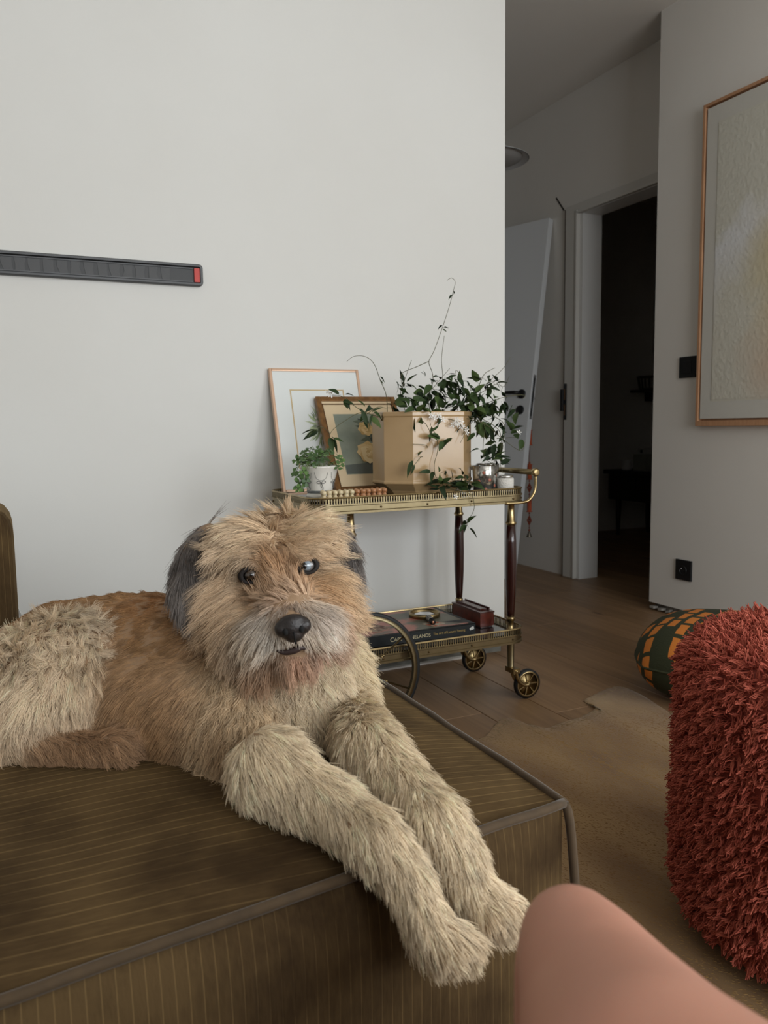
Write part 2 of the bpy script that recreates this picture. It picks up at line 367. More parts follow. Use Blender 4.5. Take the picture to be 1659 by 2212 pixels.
# ------------------------------------------------------------------ sofa
def corduroy(name, axis, spacing):
    m = bpy.data.materials.new(name); m.use_nodes = True; nt = m.node_tree; b = nt.nodes['Principled BSDF']; L = nt.links
    tc = nt.nodes.new('ShaderNodeTexCoord'); sx = nt.nodes.new('ShaderNodeSeparateXYZ'); L.new(tc.outputs['Object'], sx.inputs[0])
    nz = nt.nodes.new('ShaderNodeTexNoise'); nz.inputs['Scale'].default_value = 9; nz.inputs['Detail'].default_value = 6; L.new(tc.outputs['Object'], nz.inputs[0])
    mp = nt.nodes.new('ShaderNodeMapping'); mp.inputs['Scale'].default_value = (30, 160, 160) if axis == 'Y' else (160, 160, 30); L.new(tc.outputs['Object'], mp.inputs[0])
    nf = nt.nodes.new('ShaderNodeTexNoise'); nf.inputs['Scale'].default_value = 1.5; nf.inputs['Detail'].default_value = 4; L.new(mp.outputs[0], nf.inputs[0])
    d = nt.nodes.new('ShaderNodeMath'); d.operation = 'MULTIPLY'; d.inputs[1].default_value = 1/spacing; L.new(sx.outputs[axis], d.inputs[0])
    fr = nt.nodes.new('ShaderNodeMath'); fr.operation = 'FRACT'; L.new(d.outputs[0], fr.inputs[0])
    pp = nt.nodes.new('ShaderNodeMath'); pp.operation = 'PINGPONG'; pp.inputs[1].default_value = 0.5; L.new(fr.outputs[0], pp.inputs[0])
    mr = nt.nodes.new('ShaderNodeMapRange'); mr.inputs[1].default_value = 0.0; mr.inputs[2].default_value = 0.06; mr.inputs[3].default_value = 1; mr.inputs[4].default_value = 0; L.new(pp.outputs[0], mr.inputs[0])
    gt = nt.nodes.new('ShaderNodeMapRange'); gt.inputs[1].default_value = 0.36; gt.inputs[2].default_value = 0.58; L.new(nz.outputs[0], gt.inputs[0])
    ml = nt.nodes.new('ShaderNodeMath'); ml.operation = 'MULTIPLY'; L.new(mr.outputs[0], ml.inputs[0]); L.new(gt.outputs[0], ml.inputs[1])
    cr = nt.nodes.new('ShaderNodeValToRGB'); e = cr.color_ramp.elements; e[0].position = 0.36; e[1].position = 0.64
    e[0].color = (*lin((56, 42, 26)), 1); e[1].color = (*lin((88, 70, 45)), 1)
    ms = nt.nodes.new('ShaderNodeMath'); ms.operation = 'MULTIPLY_ADD'; ms.inputs[1].default_value = 0.22; L.new(nf.outputs[0], ms.inputs[0])
    hm = nt.nodes.new('ShaderNodeMath'); hm.operation = 'MULTIPLY'; hm.inputs[1].default_value = 0.78; L.new(nz.outputs[0], hm.inputs[0]); L.new(hm.outputs[0], ms.inputs[2]); L.new(ms.outputs[0], cr.inputs[0])
    mx = nt.nodes.new('ShaderNodeMix'); mx.data_type = 'RGBA'; L.new(ml.outputs[0], mx.inputs[0]); L.new(cr.outputs[0], mx.inputs[6]); mx.inputs[7].default_value = (*lin((122, 100, 66)), 1)
    L.new(mx.outputs[2], b.inputs['Base Color']); b.inputs['Roughness'].default_value = 0.85
    b.inputs['Sheen Weight'].default_value = 0.5; b.inputs['Sheen Roughness'].default_value = 0.35; b.inputs['Sheen Tint'].default_value = (*lin((150, 126, 84)), 1); b.inputs['Specular IOR Level'].default_value = 0.1
    iv = nt.nodes.new('ShaderNodeMath'); iv.operation = 'MULTIPLY_ADD'; iv.inputs[1].default_value = -1.0; L.new(mr.outputs[0], iv.inputs[0]); L.new(nf.outputs[0], iv.inputs[2])
    bp = nt.nodes.new('ShaderNodeBump'); bp.inputs['Strength'].default_value = 0.35; bp.inputs['Distance'].default_value = 0.002; L.new(iv.outputs[0], bp.inputs['Height']); L.new(bp.outputs[0], b.inputs['Normal'])
    return m
ST = 0.40; SX0, SX1, SYB = -1.35, 0.594, 1.915
CORD_T, CORD_F, CORD_S = corduroy('corduroy_top', 'Y', 0.0165), corduroy('corduroy_front', 'X', 0.0125), corduroy('corduroy_side', 'Y', 0.0125)
PIPE = mat('piping_velvet', (78, 61, 39), 0.85, sheen=0.2, noise=(60, (68, 53, 34), 0.2))
def yf(x): return 0.692+0.116*x
def cosmap(u): return 0.5-0.5*math.cos(math.pi*u)
def bul(u, p=6): return 1-abs(2*u-1)**p
sofa = thing('sofa', (-0.3, 1.4, 0), 'olive brown corduroy velvet sofa with piped edges under the dog', 'sofa')
def f_top(u, v):
    u, v = cosmap(u), cosmap(v); x = SX0+(SX1-SX0)*u; y = yf(x)+(SYB-yf(x))*v
    w = 0.006*mnoise.noise((x*5, y*5, 0.3))
    return (x, y, ST+(0.031+w)*bul(u, 7)*bul(v, 10))
MB().grid(f_top, 110, 80).build('seat_top', CORD_T, sofa)
def f_front(u, v):
    u, v = cosmap(u), cosmap(v); x = SX0+(SX1-SX0)*u; z = 0.05+(ST-0.05)*v
    w = 0.006*mnoise.noise((x*6, z*6, 4.3))
    return (x, yf(x)-(0.022+w)*bul(u, 10)*bul(v, 5), z)
MB().grid(f_front, 110, 30).build('front_panel', CORD_F, sofa)
def f_side(u, v):
    u, v = cosmap(u), cosmap(v); y = yf(SX1)+(SYB-yf(SX1))*u; z = 0.05+(ST-0.05)*v
    return (SX1+0.020*bul(u, 8)*bul(v, 5), y, z)
MB().grid(f_side, 60, 30).build('side_panel', CORD_S, sofa)
MB().add([(x, y, z) for z in (0.0, 0.06) for x, y in ((SX0+0.02, yf(SX0)+0.03), (SX1-0.03, yf(SX1)+0.03), (SX1-0.03, SYB), (SX0+0.02, SYB))], [(3, 2, 1, 0), (4, 5, 6, 7), (0, 1, 5, 4), (1, 2, 6, 5), (2, 3, 7, 6), (3, 0, 4, 7)], 0, False).box((SX0+0.01, SYB-0.02, 0.05), (SX1-0.01, SYB, ST)).box((SX0, yf(SX0)+0.01, 0.05), (SX0+0.02, SYB, ST)).build('base', mat('sofa_base', (40, 32, 24), 0.9), sofa)
def wob(p, a=0.0022): return np.array(p)+a*np.array(mnoise.noise_vector(Vector(p)*14))
b = MB(); b.tube([wob((x, yf(x)-0.004, ST+0.002)) for x in np.linspace(SX0, SX1, 120)], 0.0058, 8); b.build('front_piping', PIPE, sofa)
b = MB(); b.tube([wob((SX1+0.002, y, ST+0.001)) for y in np.linspace(yf(SX1)-0.002, SYB, 90)], 0.0054, 8); b.build('side_piping', PIPE, sofa)
b = MB(); b.tube([wob((SX1+0.002+0.016*math.sin(math.pi*min(1, t*1.1))**0.6 if t > 0 else SX1+0.002, yf(SX1)-0.003-0.004*math.sin(math.pi*t), ST-t*(ST-0.05))) for t in np.linspace(0, 0.9, 40)], 0.0058, 8); b.build('corner_piping', PIPE, sofa)
MB().box((SX0, 1.90, 0.04), (0.012, 2.22, 0.70)).build('backrest', CORD_F, sofa, bevel=0.07, bseg=6)

# unseen seat, added to carry the leg and shade the sofa front
sm_ = thing('unseen_seat_module', (-0.35, -0.3, 0), 'unseen olive brown corduroy seat added to carry the person and shade the sofa', 'seat')
MB().box((-1.3, -0.85, 0.14), (0.56, 0.30, 0.41)).build('cushion', CORD_F, sm_, bevel=0.04, bseg=4)
MB().box((-1.28, -0.83, 0.0), (0.54, 0.27, 0.14)).build('base', MATS['sofa_base'], sm_)
MB().box((-1.3, -1.1, 0.0), (0.56, -0.86, 0.74)).build('backrest', CORD_F, sm_, bevel=0.06, bseg=4)

# ------------------------------------------------------------------ shaggy pouf
PC = np.array([1.272, 0.806, 0.0]); PR, PH = 0.305, 0.493
pouf = thing('pouf', tuple(PC), 'tall round pouf covered in rust red shaggy pile on the cowhide', 'pouf')
prof = [(0.001, 0.012), (PR-0.05, 0.012), (PR-0.015, 0.03), (PR, 0.07)]
for k in range(9): prof.append((PR, 0.07+(PH-0.13-0.07)*(k+1)/9))
for k in range(8):
    a = math.pi/2*(k+1)/8; prof.append((PR-0.06+0.06*math.cos(a), PH-0.06+0.06*math.sin(a)))
for k in range(5): prof.append(((PR-0.06)*(1-(k+1)/5)+0.001, PH+0.012*math.sin(math.pi/2*(k+1)/5)))
pb = MB().lathe(prof, PC, 72).build('body', mat('pouf_backing', (142, 64, 52), 0.95), pouf)
def shag(base, parent, n, guides, length, rad, c0, c1, name='shag_pile', grav=0.9, lift=1.0, keep=None):
    P, Nn = sample_mesh(base.data, n, WL[base.name])
    if keep is not None: k = keep(P, Nn); P, Nn = P[k], Nn[k]
    n = len(P); G, GN = sample_mesh(base.data, guides, WL[base.name])
    kd = KDTree(guides)
    for i, g in enumerate(G): kd.insert(g, i)
    kd.balance(); gi = np.array([kd.find(p)[1] for p in P])
    gd = unit(GN*lift+rng.normal(0, 0.42, G.shape)); gl = length*rng.uniform(0.7, 1.2, guides)
    K = 5; t = np.linspace(0, 1, K); off = np.zeros((guides, K, 3)); cur = gd.copy()
    for k in range(1, K):
        cur = unit(cur+np.array([0, 0, -grav/K])); off[:, k] = off[:, k-1]+cur*(gl/(K-1))[:, None]
    cl = 0.55
    pts = P[:, None, :]+off[gi]*rng.uniform(0.75, 1.15, n)[:, None, None]-(P-G[gi])[:, None, :]*cl*(t**0.8)[None, :, None]
    pts[:, 1:] += rng.normal(0, 0.0012, (n, K-1, 3))
    gc = rng.uniform(0, 1, guides)[gi]*0.7+rng.uniform(0, 0.3, n)
    col = np.array(lin(c0))[None]*(1-gc[:, None])+np.array(lin(c1))[None]*gc[:, None]
    pts[..., 2] = np.maximum(pts[..., 2], 0.006)
    return strands(name, parent, pts, np.full(n, rad), rad*0.8, col, strand_mat(name+'_fibre', 0.8, spec=0.1))
shag(pb, pouf, 90000, 16000, 0.020, 0.0010, (142, 64, 52), (204, 114, 94), keep=lambda P, N: N[:, 2] > -0.5)

# ------------------------------------------------------------------ cowhide rug
RO = [onz(*p)[:2] for p in ((1050, 1592), (1078, 1560), (1100, 1552), (1112, 1560), (1122, 1570), (1150, 1567), (1180, 1574), (1215, 1562), (1262, 1548), (1285, 1530), (1262, 1516), (1285, 1502), (1310, 1490), (1340, 1484), (1372, 1496), (1420, 1525), (1470, 1545))]
RO += [np.array(q) for q in ((2.05, 1.62), (2.25, 1.35), (2.2, 0.95), (2.05, 0.55), (2.15, 0.1), (2.0, -0.35), (1.5, -0.5), (0.95, -0.4), (0.68, -0.1), (0.72, 0.3), (0.7, 0.7), (0.75, 1.2), (0.85, 1.55), (1.02, 1.78))]
RO = catmull([np.r_[q, 0] for q in RO]+[np.r_[RO[0], 0]], 4)[:-1]
cen = np.array([1.4, 0.7, 0]); rug = thing('cowhide_rug', tuple(cen), 'tan and cream cowhide rug lying between sofa and pouf', 'rug')
def rz(x, y): return 0.007+0.004*mnoise.noise((x*3, y*3, 1.1))+0.004*max(0, mnoise.noise((x*1.3, y*5.5, 7)))
m = len(RO); vs = []; fs = []; RN = 26
for k in range(RN+1):
    s = k/RN
    for q in RO:
        p = cen+(q-cen)*s; vs.append((p[0], p[1], (rz(p[0], p[1]) if k < RN else 0.002)))
for k in range(RN):
    for i in range(m): j = (i+1) % m; fs.append((k*m+i, k*m+j, (k+1)*m+j, (k+1)*m+i))
rb = MB().add(vs, fs).build('hide', mat('cowhide', (122, 90, 54), 0.8, noise=(3.2, (156, 124, 78), 0.16), bump=(120, 0.4, 0.003), sheen=0.3, stretch=(2.2, 0.8, 1)), rug)
P, Nn = sample_mesh(rb.data, 52000, WL[rb.name]); P = P[(P[:, 1] > 0.1) & (P[:, 0] < 1.95)]; n = len(P)
ang = 2.2+0.9*np.array([mnoise.noise((p[0]*2.2, p[1]*2.2, 3)) for p in P])+rng.normal(0, 0.18, n)
dr = np.c_[np.cos(ang), np.sin(ang), np.full(n, 0.2)]; L = rng.uniform(0.006, 0.011, n)
t = np.linspace(0, 1, 4); pts = P[:, None]+dr[:, None]*L[:, None, None]*t[None, :, None]-np.array([0, 0, 0.004])[None, None]*(t**2)[None, :, None]
q = np.clip(np.array([mnoise.noise((p[0]*2.6, p[1]*1.3, 11)) for p in P])*1.1+0.5+rng.normal(0, 0.12, n), 0, 1)
col = np.array(lin((122, 88, 50)))*(1-q[:, None])+np.array(lin((170, 136, 84)))*q[:, None]
edge = np.clip((P[:, 1]-1.72)/0.12, 0, 1)[:, None]; col = col*(1-edge)+np.array(lin((148, 130, 102)))*edge
strands('hide_hair', rug, pts, np.full(n, 0.0006), 0.0002, col, strand_mat('hide_fibre', 0.6))

# ------------------------------------------------------------------ floor cushion
fc = np.array([2.015, 1.80, 0.0]); cu = thing('floor_cushion', tuple(fc), 'dark green floor cushion with orange block pattern on the oak floor', 'cushion')
def cushion_mat():
    m = bpy.data.materials.new('block_weave'); m.use_nodes = True; nt = m.node_tree; b = nt.nodes['Principled BSDF']; L = nt.links
    tc = nt.nodes.new('ShaderNodeTexCoord'); mp = nt.nodes.new('ShaderNodeMapping'); mp.inputs['Rotation'].default_value = (0, 0, 0.35)
    L.new(tc.outputs['UV'], mp.inputs[0])
    nz = nt.nodes.new('ShaderNodeTexNoise'); nz.inputs['Scale'].default_value = 14; L.new(tc.outputs['Object'], nz.inputs[0])
    ad = nt.nodes.new('ShaderNodeVectorMath'); ad.operation = 'MULTIPLY_ADD'; ad.inputs[1].default_value = (0.02, 0.02, 0.02); L.new(nz.outputs['Color'], ad.inputs[0]); L.new(mp.outputs[0], ad.inputs[2])
    br = nt.nodes.new('ShaderNodeTexBrick'); br.offset = 0.55; br.inputs['Scale'].default_value = 1.0; br.inputs['Brick Width'].default_value = 0.088; br.inputs['Row Height'].default_value = 0.05
    br.inputs['Mortar Size'].default_value = 0.0095; br.inputs['Mortar Smooth'].default_value = 0.0; br.inputs['Bias'].default_value = -0.08
    br.inputs['Color1'].default_value = (1, 1, 1, 1); br.inputs['Color2'].default_value = (0, 0, 0, 1); br.inputs['Mortar'].default_value = (0, 0, 0, 1)
    L.new(ad.outputs[0], br.inputs[0])
    st = nt.nodes.new('ShaderNodeMath'); st.operation = 'GREATER_THAN'; st.inputs[1].default_value = 0.42; L.new(br.outputs['Color'], st.inputs[0])
    mx = nt.nodes.new('ShaderNodeMix'); mx.data_type = 'RGBA'; mx.inputs[6].default_value = (*lin((46, 50, 26)), 1); mx.inputs[7].default_value = (*lin((206, 122, 44)), 1)
    L.new(st.outputs[0], mx.inputs[0]); L.new(mx.outputs[2], b.inputs['Base Color']); b.inputs['Roughness'].default_value = 0.9
    wv = nt.nodes.new('ShaderNodeTexNoise'); wv.inputs['Scale'].default_value = 260; L.new(tc.outputs['Object'], wv.inputs[0])
    sm = nt.nodes.new('ShaderNodeMath'); sm.operation = 'MULTIPLY_ADD'; sm.inputs[1].default_value = 0.6; L.new(wv.outputs[0], sm.inputs[0]); L.new(st.outputs[0], sm.inputs[2])
    bp = nt.nodes.new('ShaderNodeBump'); bp.inputs['Strength'].default_value = 0.6; bp.inputs['Distance'].default_value = 0.003; L.new(sm.outputs[0], bp.inputs['Height']); L.new(bp.outputs[0], b.inputs['Normal'])
    return m
def f_cush(sgn):
    def f(u, v):
        a, c = cosmap(u)*2-1, cosmap(v)*2-1
        h = (max(0, 1-abs(a)**3)*max(0, 1-abs(c)**3))**0.5
        pin = 1-0.06*(1-abs(a*c))
        x, y = a*0.25*math.sqrt(1-0.36*c*c), c*0.25*math.sqrt(1-0.36*a*a); z = sgn*0.124*h
        an = math.radians(38); X, Y = x*math.cos(an)-y*math.sin(an), x*math.sin(an)+y*math.cos(an)
        return (fc[0]+X, fc[1]+Y, 0.128+z+0.04*X)
    return f
b = MB(); b.grid(f_cush(1), 30, 30); b.grid(f_cush(-1), 30, 30); cov = b.build('cover', cushion_mat(), cu); uvl = cov.data.uv_layers.new(name='UVMap')
for lp in cov.data.loops:
    i_ = lp.vertex_index % 961; uvl.data[lp.index].uv = (0.56*cosmap((i_ % 31)/30), 0.56*cosmap((i_//31)/30)+(0.0 if lp.vertex_index < 961 else 0.013))
ed = [f_cush(0.0)(u, v) for u, v in [(k/16, 0) for k in range(16)]+[(1, k/16) for k in range(16)]+[(1-k/16, 1) for k in range(16)]+[(0, 1-k/16) for k in range(16)]]
MB().tube(ed, 0.004, 6, closed=True).build('seam', mat('green_cord', (52, 54, 30), 0.9), cu)

# ------------------------------------------------------------------ wall rail
RLX = 0.583; rl = thing('wall_rail', (-0.2, YW, 1.327), 'dark grey wall rail with red end tab on the white wall', 'rail')
RG = mat('rail_grey', (62, 63, 65), 0.4); RG2 = mat('rail_inner', (50, 51, 52), 0.5)
b = MB(); path = rrect((-0.75+RLX)/2, 1.327, (RLX+0.75)/2, 0.0325, 0.012, 5)
vs = [(x+nx*o, YW-dp, z+nz*o) for (o, dp) in ((0, 0.0), (0, 0.016), (-0.003, 0.020), (-0.008, 0.020), (-0.010, 0.008)) for x, z, nx, nz in path]
n = len(path); b.add(vs, [(j*n+i, j*n+(i+1) % n, (j+1)*n+(i+1) % n, (j+1)*n+i) for j in range(4) for i in range(n)]); b.build('housing', RG, rl, sharp=40)
MB().box((-0.745, YW-0.009, 1.303), (RLX-0.008, YW-0.001, 1.351)).build('channel', RG2, rl)
MB().box((-0.74, YW-0.013, 1.345), (RLX-0.03, YW-0.008, 1.348)).box((-0.74, YW-0.013, 1.306), (RLX-0.03, YW-0.008, 1.309)).build('guide_bar', RG, rl)
MB().box((RLX-0.026, YW-0.016, 1.3065), (RLX-0.0095, YW-0.008, 1.3475)).build('red_tab', mat('red_tab', (196, 60, 50), 0.5), rl, label='red end tab')
PAD = mat('grey_adhesive', (78, 79, 80), 0.6)
for k in range(24):
    x1 = 0.485-0.036*k; wt = 0.026+0.006*random.random(); wb = 0.022+0.008*random.random(); s = random.uniform(-0.003, 0.003)
    z0, z1 = 1.3095, 1.3445; pp = [(x1, z1), (x1-0.004*random.random(), (z0+z1)/2), (x1+s, z0), (x1+s-wb, z0), (x1-wt+0.004*random.random(), (z0+z1)/2), (x1-wt, z1)]
    b = MB(); b.add([(x, YW-dp, z) for dp in (0.0088, 0.0105) for x, z in pp], [(6, 7, 8, 9, 10, 11)]+[(i, (i+1) % 6, 6+(i+1) % 6, 6+i) for i in range(6)], 0, False); b.build('adhesive_pad', PAD, rl)

# white wire behind the backrest
wp = [ony(-20, 1150, YW-0.006), ony(10, 1185, YW-0.006), ony(26, 1215, YW-0.006), ony(24, 1235, YW-0.006), ony(28, 1275, YW-0.006), ony(36, 1305, YW-0.006), ony(50, 1335, YW-0.006), ony(62, 1360, YW-0.006), ony(70, 1420, YW-0.006)]
tag(MB().tube(catmull(wp, 5), 0.0014, 6).build('cable', mat('white_cable', (225, 225, 222), 0.5), at=tuple(wp[-1])), 'thin white cable hanging down the wall behind the backrest', 'cable')

# ------------------------------------------------------------------ switch and socket
def plate(name, z, y, label, socket):
    t = thing(name, (XR, y, z), label, 'socket' if socket else 'switch')
    MB().box((XR-0.009, y-0.045, z-0.045), (XR, y+0.045, z+0.045)).build('frame', BLACK, t, bevel=0.002)
    if not socket:
        MB().box((XR-0.0125, y-0.026, z-0.026), (XR-0.0085, y+0.026, z+0.026)).build('rocker', mat('black_rocker', (26, 26, 28), 0.35), t, bevel=0.0015)
    else:
        b = MB(); b.lathe([(0.021, 0), (0.021, -0.003), (0.019, -0.003), (0.018, 0.0)], (XR-0.009, y, z), 28, 'x', cap=False); b.lathe([(0.018, 0.0), (0.0002, 0.0)], (XR-0.0085, y, z), 28, 'x', cap=False); b.build('well', mat('black_well', (14, 14, 15), 0.5), t)
        MB().lathe([(0.0025, 0), (0.0025, -0.012), (0.001, -0.0135)], (XR-0.0085, y, z+0.008), 12, 'x').build('earth_pin', mat('steel', (190, 190, 188), 0.25, 1.0), t)
        b = MB()
        for s in (-1, 1): b.lathe([(0.0028, 0), (0.0026, -0.0004)], (XR-0.0092, y+s*0.0095, z-0.003), 12, 'x')
        b.build('contact_hole', mat('hole_black', (4, 4, 4), 0.9), t)
plate('light_switch', 1.098, 2.606, 'square black light switch between doorway and painting', False)
plate('power_socket', 0.216, 2.60, 'square black power socket low on the wall above the floor', True)

# ------------------------------------------------------------------ painting on right wall
PY1, PY0, PZ0, PZ1 = 2.528, 1.63, 0.846, 2.138
pt = thing('painting', (XR, 2.08, PZ0), 'large textured abstract canvas in pale wood frame on the wall', 'painting')
FRW = mat('pale_wood', (196, 152, 116), 0.45, noise=(20, (176, 130, 96), 0.25), stretch=(6, 6, 0.6))
def bar(lo, hi): return MB().box(lo, hi).build('frame_bar', FRW, pt, bevel=0.001)
bar((XR-0.035, PY1-0.012, PZ0), (XR-0.001, PY1, PZ1)); bar((XR-0.035, PY0, PZ0), (XR-0.001, PY0+0.012, PZ1))
bar((XR-0.035, PY0+0.0121, PZ0), (XR-0.001, PY1-0.0121, PZ0+0.022)); bar((XR-0.035, PY0+0.0121, PZ1-0.012), (XR-0.001, PY1-0.0121, PZ1))
MB().box((XR-0.012, PY0+0.012, PZ0+0.022), (XR-0.002, PY1-0.012, PZ1-0.012)).build('backing', FRW, pt)
MB().box((XR-0.030, PY0+0.020, PZ0+0.030), (XR-0.012, PY1-0.020, PZ1-0.020)).build('canvas', mat('canvas', (204, 202, 194), 0.9), pt)
def art_mat():
    m = bpy.data.materials.new('relief_paint'); m.use_nodes = True; nt = m.node_tree; b = nt.nodes['Principled BSDF']; L = nt.links
    tc = nt.nodes.new('ShaderNodeTexCoord')
    def blob(prev, c, r, col, soft, sc=(1, 1, 1), amt=1.0):
        nz = nt.nodes.new('ShaderNodeTexNoise'); nz.inputs['Scale'].default_value = 7; nz.inputs['Detail'].default_value = 6; L.new(tc.outputs['Object'], nz.inputs[0])
        mp = nt.nodes.new('ShaderNodeMapping'); mp.vector_type = 'POINT'; mp.inputs['Scale'].default_value = sc; mp.inputs['Location'].default_value = tuple(-a*s for a, s in zip(c, sc)); L.new(tc.outputs['Object'], mp.inputs[0])
        ln = nt.nodes.new('ShaderNodeVectorMath'); ln.operation = 'LENGTH'; L.new(mp.outputs[0], ln.inputs[0])
        ad = nt.nodes.new('ShaderNodeMath'); ad.operation = 'MULTIPLY_ADD'; ad.inputs[1].default_value = 0.16; L.new(nz.outputs[0], ad.inputs[0]); L.new(ln.outputs['Value'], ad.inputs[2])
        mr = nt.nodes.new('ShaderNodeMapRange'); mr.inputs[1].default_value = r+0.08-soft; mr.inputs[2].default_value = r+0.08+soft; mr.inputs[3].default_value = amt; mr.inputs[4].default_value = 0; L.new(ad.outputs[0], mr.inputs[0])
        mx = nt.nodes.new('ShaderNodeMix'); mx.data_type = 'RGBA'; L.new(mr.outputs[0], mx.inputs[0]); mx.inputs[7].default_value = (*lin(col), 1)
        if prev is None: mx.inputs[6].default_value = (*lin((206, 204, 192)), 1)
        else: L.new(prev, mx.inputs[6])
        return mx.outputs[2]
    # object origin: (XR, 2.08, PZ0)
    x = blob(None, (0, 0.02, 0.10), 0.56, (220, 221, 222), 0.02, (0, 1, 0.72), 0.9)
    x = blob(x, (0, -0.06, 0.08), 0.53, (208, 205, 192), 0.06, (0, 1, 0.74), 1.0)
    x = blob(x, (0, 0.06, 0.62), 0.115, (204, 186, 132), 0.10, (0, 1, 0.7), 0.7)
    x = blob(x, (0, 0.05, 0.36), 0.10, (212, 196, 168), 0.08, (0, 1, 0.9), 0.8)
    x = blob(x, (0, 0.10, 0.22), 0.10, (206, 184, 162), 0.09, (0, 1, 1), 0.7)
    L.new(x, b.inputs['Base Color']); b.inputs['Roughness'].default_value = 0.85
    return m
def f_art(u, v):
    y = PY0+0.075+(PY1-PY0-0.15)*u; z = PZ0+0.10+(PZ1-PZ0-0.185)*v; e = min(u, 1-u, v, 1-v)
    h = 0.0008+0.0024*abs(mnoise.noise((y*130, z*130, 0)))+0.0005*mnoise.noise((y*60, z*60, 3)) if e > 0.004 else 0.0
    return (XR-0.0305-max(h, 0.0), y, z)
MB().grid(f_art, 190, 260).build('relief', art_mat(), pt, label='textured cream relief with pale ochre patches')

# ------------------------------------------------------------------ leaning door leaf
DA = np.array([2.513, 3.688, 0.004]); DT = np.array([2.835, 3.795, 2.012]); eV = unit(DT-DA); wV = np.array([-eV[1], eV[0], 0]); wV = unit(wV*np.sign(wV[1])); nV = np.cross(wV, eV); nV = nV*(-1 if nV[0] > 0 else 1)
TH = 0.040; AXD = (wV, eV, nV)
def dp(s, t, n=0.0): return DA+wV*s+eV*t+nV*n
dl = thing('door_leaf', tuple(DA), 'white door leaf off its hinges leaning on the hall wall', 'door')
MB().obox(dp(0.39, 1.02, -TH/2+0.0), AXD, (0.39, 1.015, TH/2)).build('leaf', mat('door_white', (205, 207, 208), 0.45), dl, bevel=0.002)
MB().obox(dp(-0.0006, 1.03, -TH/2), AXD, (0.0012, 0.125, 0.0105)).build('lock_plate', mat('lock_steel', (200, 202, 204), 0.3, 0.8), dl)
MB().obox(dp(-0.0018, 1.03, -TH/2), AXD, (0.0006, 0.108, 0.0055)).build('lock_slot', mat('lock_dark', (70, 72, 74), 0.4, 0.6), dl)
MB().obox(dp(-0.003, 0.985, -TH/2), AXD, (0.0015, 0.018, 0.002)).build('latch_bolt', mat('bright_steel', (235, 235, 235), 0.2, 1.0), dl)
def disc(b, c, ax, r, h, n=24):
    a, c2 = ax[0], ax[1]; k = ax[2]; vs = []
    for hh, rr in ((0, r), (h*0.8, r), (h, r*0.85)):
        for i in range(n): an = 2*math.pi*i/n; vs.append(np.array(c)+a*rr*math.cos(an)+c2*rr*math.sin(an)+k*hh)
    b.add(vs, [(j*n+i, j*n+(i+1) % n, (j+1)*n+(i+1) % n, (j+1)*n+i) for j in range(2) for i in range(n)]+[tuple(2*n+i for i in range(n))])
b = MB(); disc(b, dp(0.06, 1.045), AXD, 0.026, 0.010); b.tube([dp(0.06, 1.045, 0.008), dp(0.06, 1.045, 0.045), dp(0.075, 1.045, 0.055), dp(0.10, 1.045, 0.055), dp(0.185, 1.045, 0.055)], [0.009, 0.009, 0.010, 0.0095, 0.009], 12); b.build('handle', BLACK, dl)
b = MB(); disc(b, dp(0.06, 0.955), AXD, 0.026, 0.008); b.build('key_rosette', BLACK, dl)
AXB = (wV, eV, -nV)
b = MB(); disc(b, dp(0.06, 1.045, -TH), AXB, 0.026, 0.010); b.tube([dp(0.06, 1.045, -TH-0.008), dp(0.06, 1.045, -TH-0.05), dp(0.05, 1.04, -TH-0.06), dp(0.185, 1.04, -TH-0.06)], [0.009, 0.009, 0.011, 0.010], 12); b.build('back_handle', BLACK, dl)
# bead garland hanging from the back handle
hl = [dp(0.05+0.135*k/40, 1.04, -TH-0.06) for k in range(41)]
def pxx(p): q_ = np.array(p)-CAM; return W/2+FPX*(q_@RT)/(q_@FW)
g0 = min(hl, key=lambda p: abs(pxx(p)-1145)); gx = g0[0]; gr = thing('bead_garland', (g0[0], g0[1], g0[2]-0.75), 'orange beaded string with little bells hanging from the door handle', 'garland')
ORA = mat('orange_felt', (178, 84, 48), 0.9, noise=(160, (140, 62, 40), 0.2)); ORD = mat('rust_bead', (120, 56, 36), 0.7); THR = mat('red_thread', (100, 48, 38), 0.8)
def gz(py): return onx(1143, py, gx)[2]
gxy = (g0[0], g0[1]); ghz = g0[2]
MB().tube([(gxy[0], gxy[1], ghz), (gxy[0], gxy[1], gz(1150))], 0.0018, 6).tube([(gxy[0]+nV[0]*0.012*math.cos(a_), gxy[1]+nV[1]*0.012*math.cos(a_), ghz+0.012*math.sin(a_)) for a_ in np.linspace(0, 2*math.pi, 17)[:-1]], 0.0018, 6, closed=True).build('thread', THR, gr)
for y0, y1 in ((928, 962), (1002, 1036), (1078, 1106)):
    h = (gz(y0)-gz(y1)); MB().lathe([(0.012, gz(y1)), (0.020, gz(y1)+0.002), (0.013, gz(y1)+0.006), (0.0135, gz(y0)-0.006), (0.021, gz(y0)-0.002), (0.006, gz(y0)), (0.004, gz(y0)+0.012)], (*gxy, 0), 14).build('felt_barrel', ORA, gr)
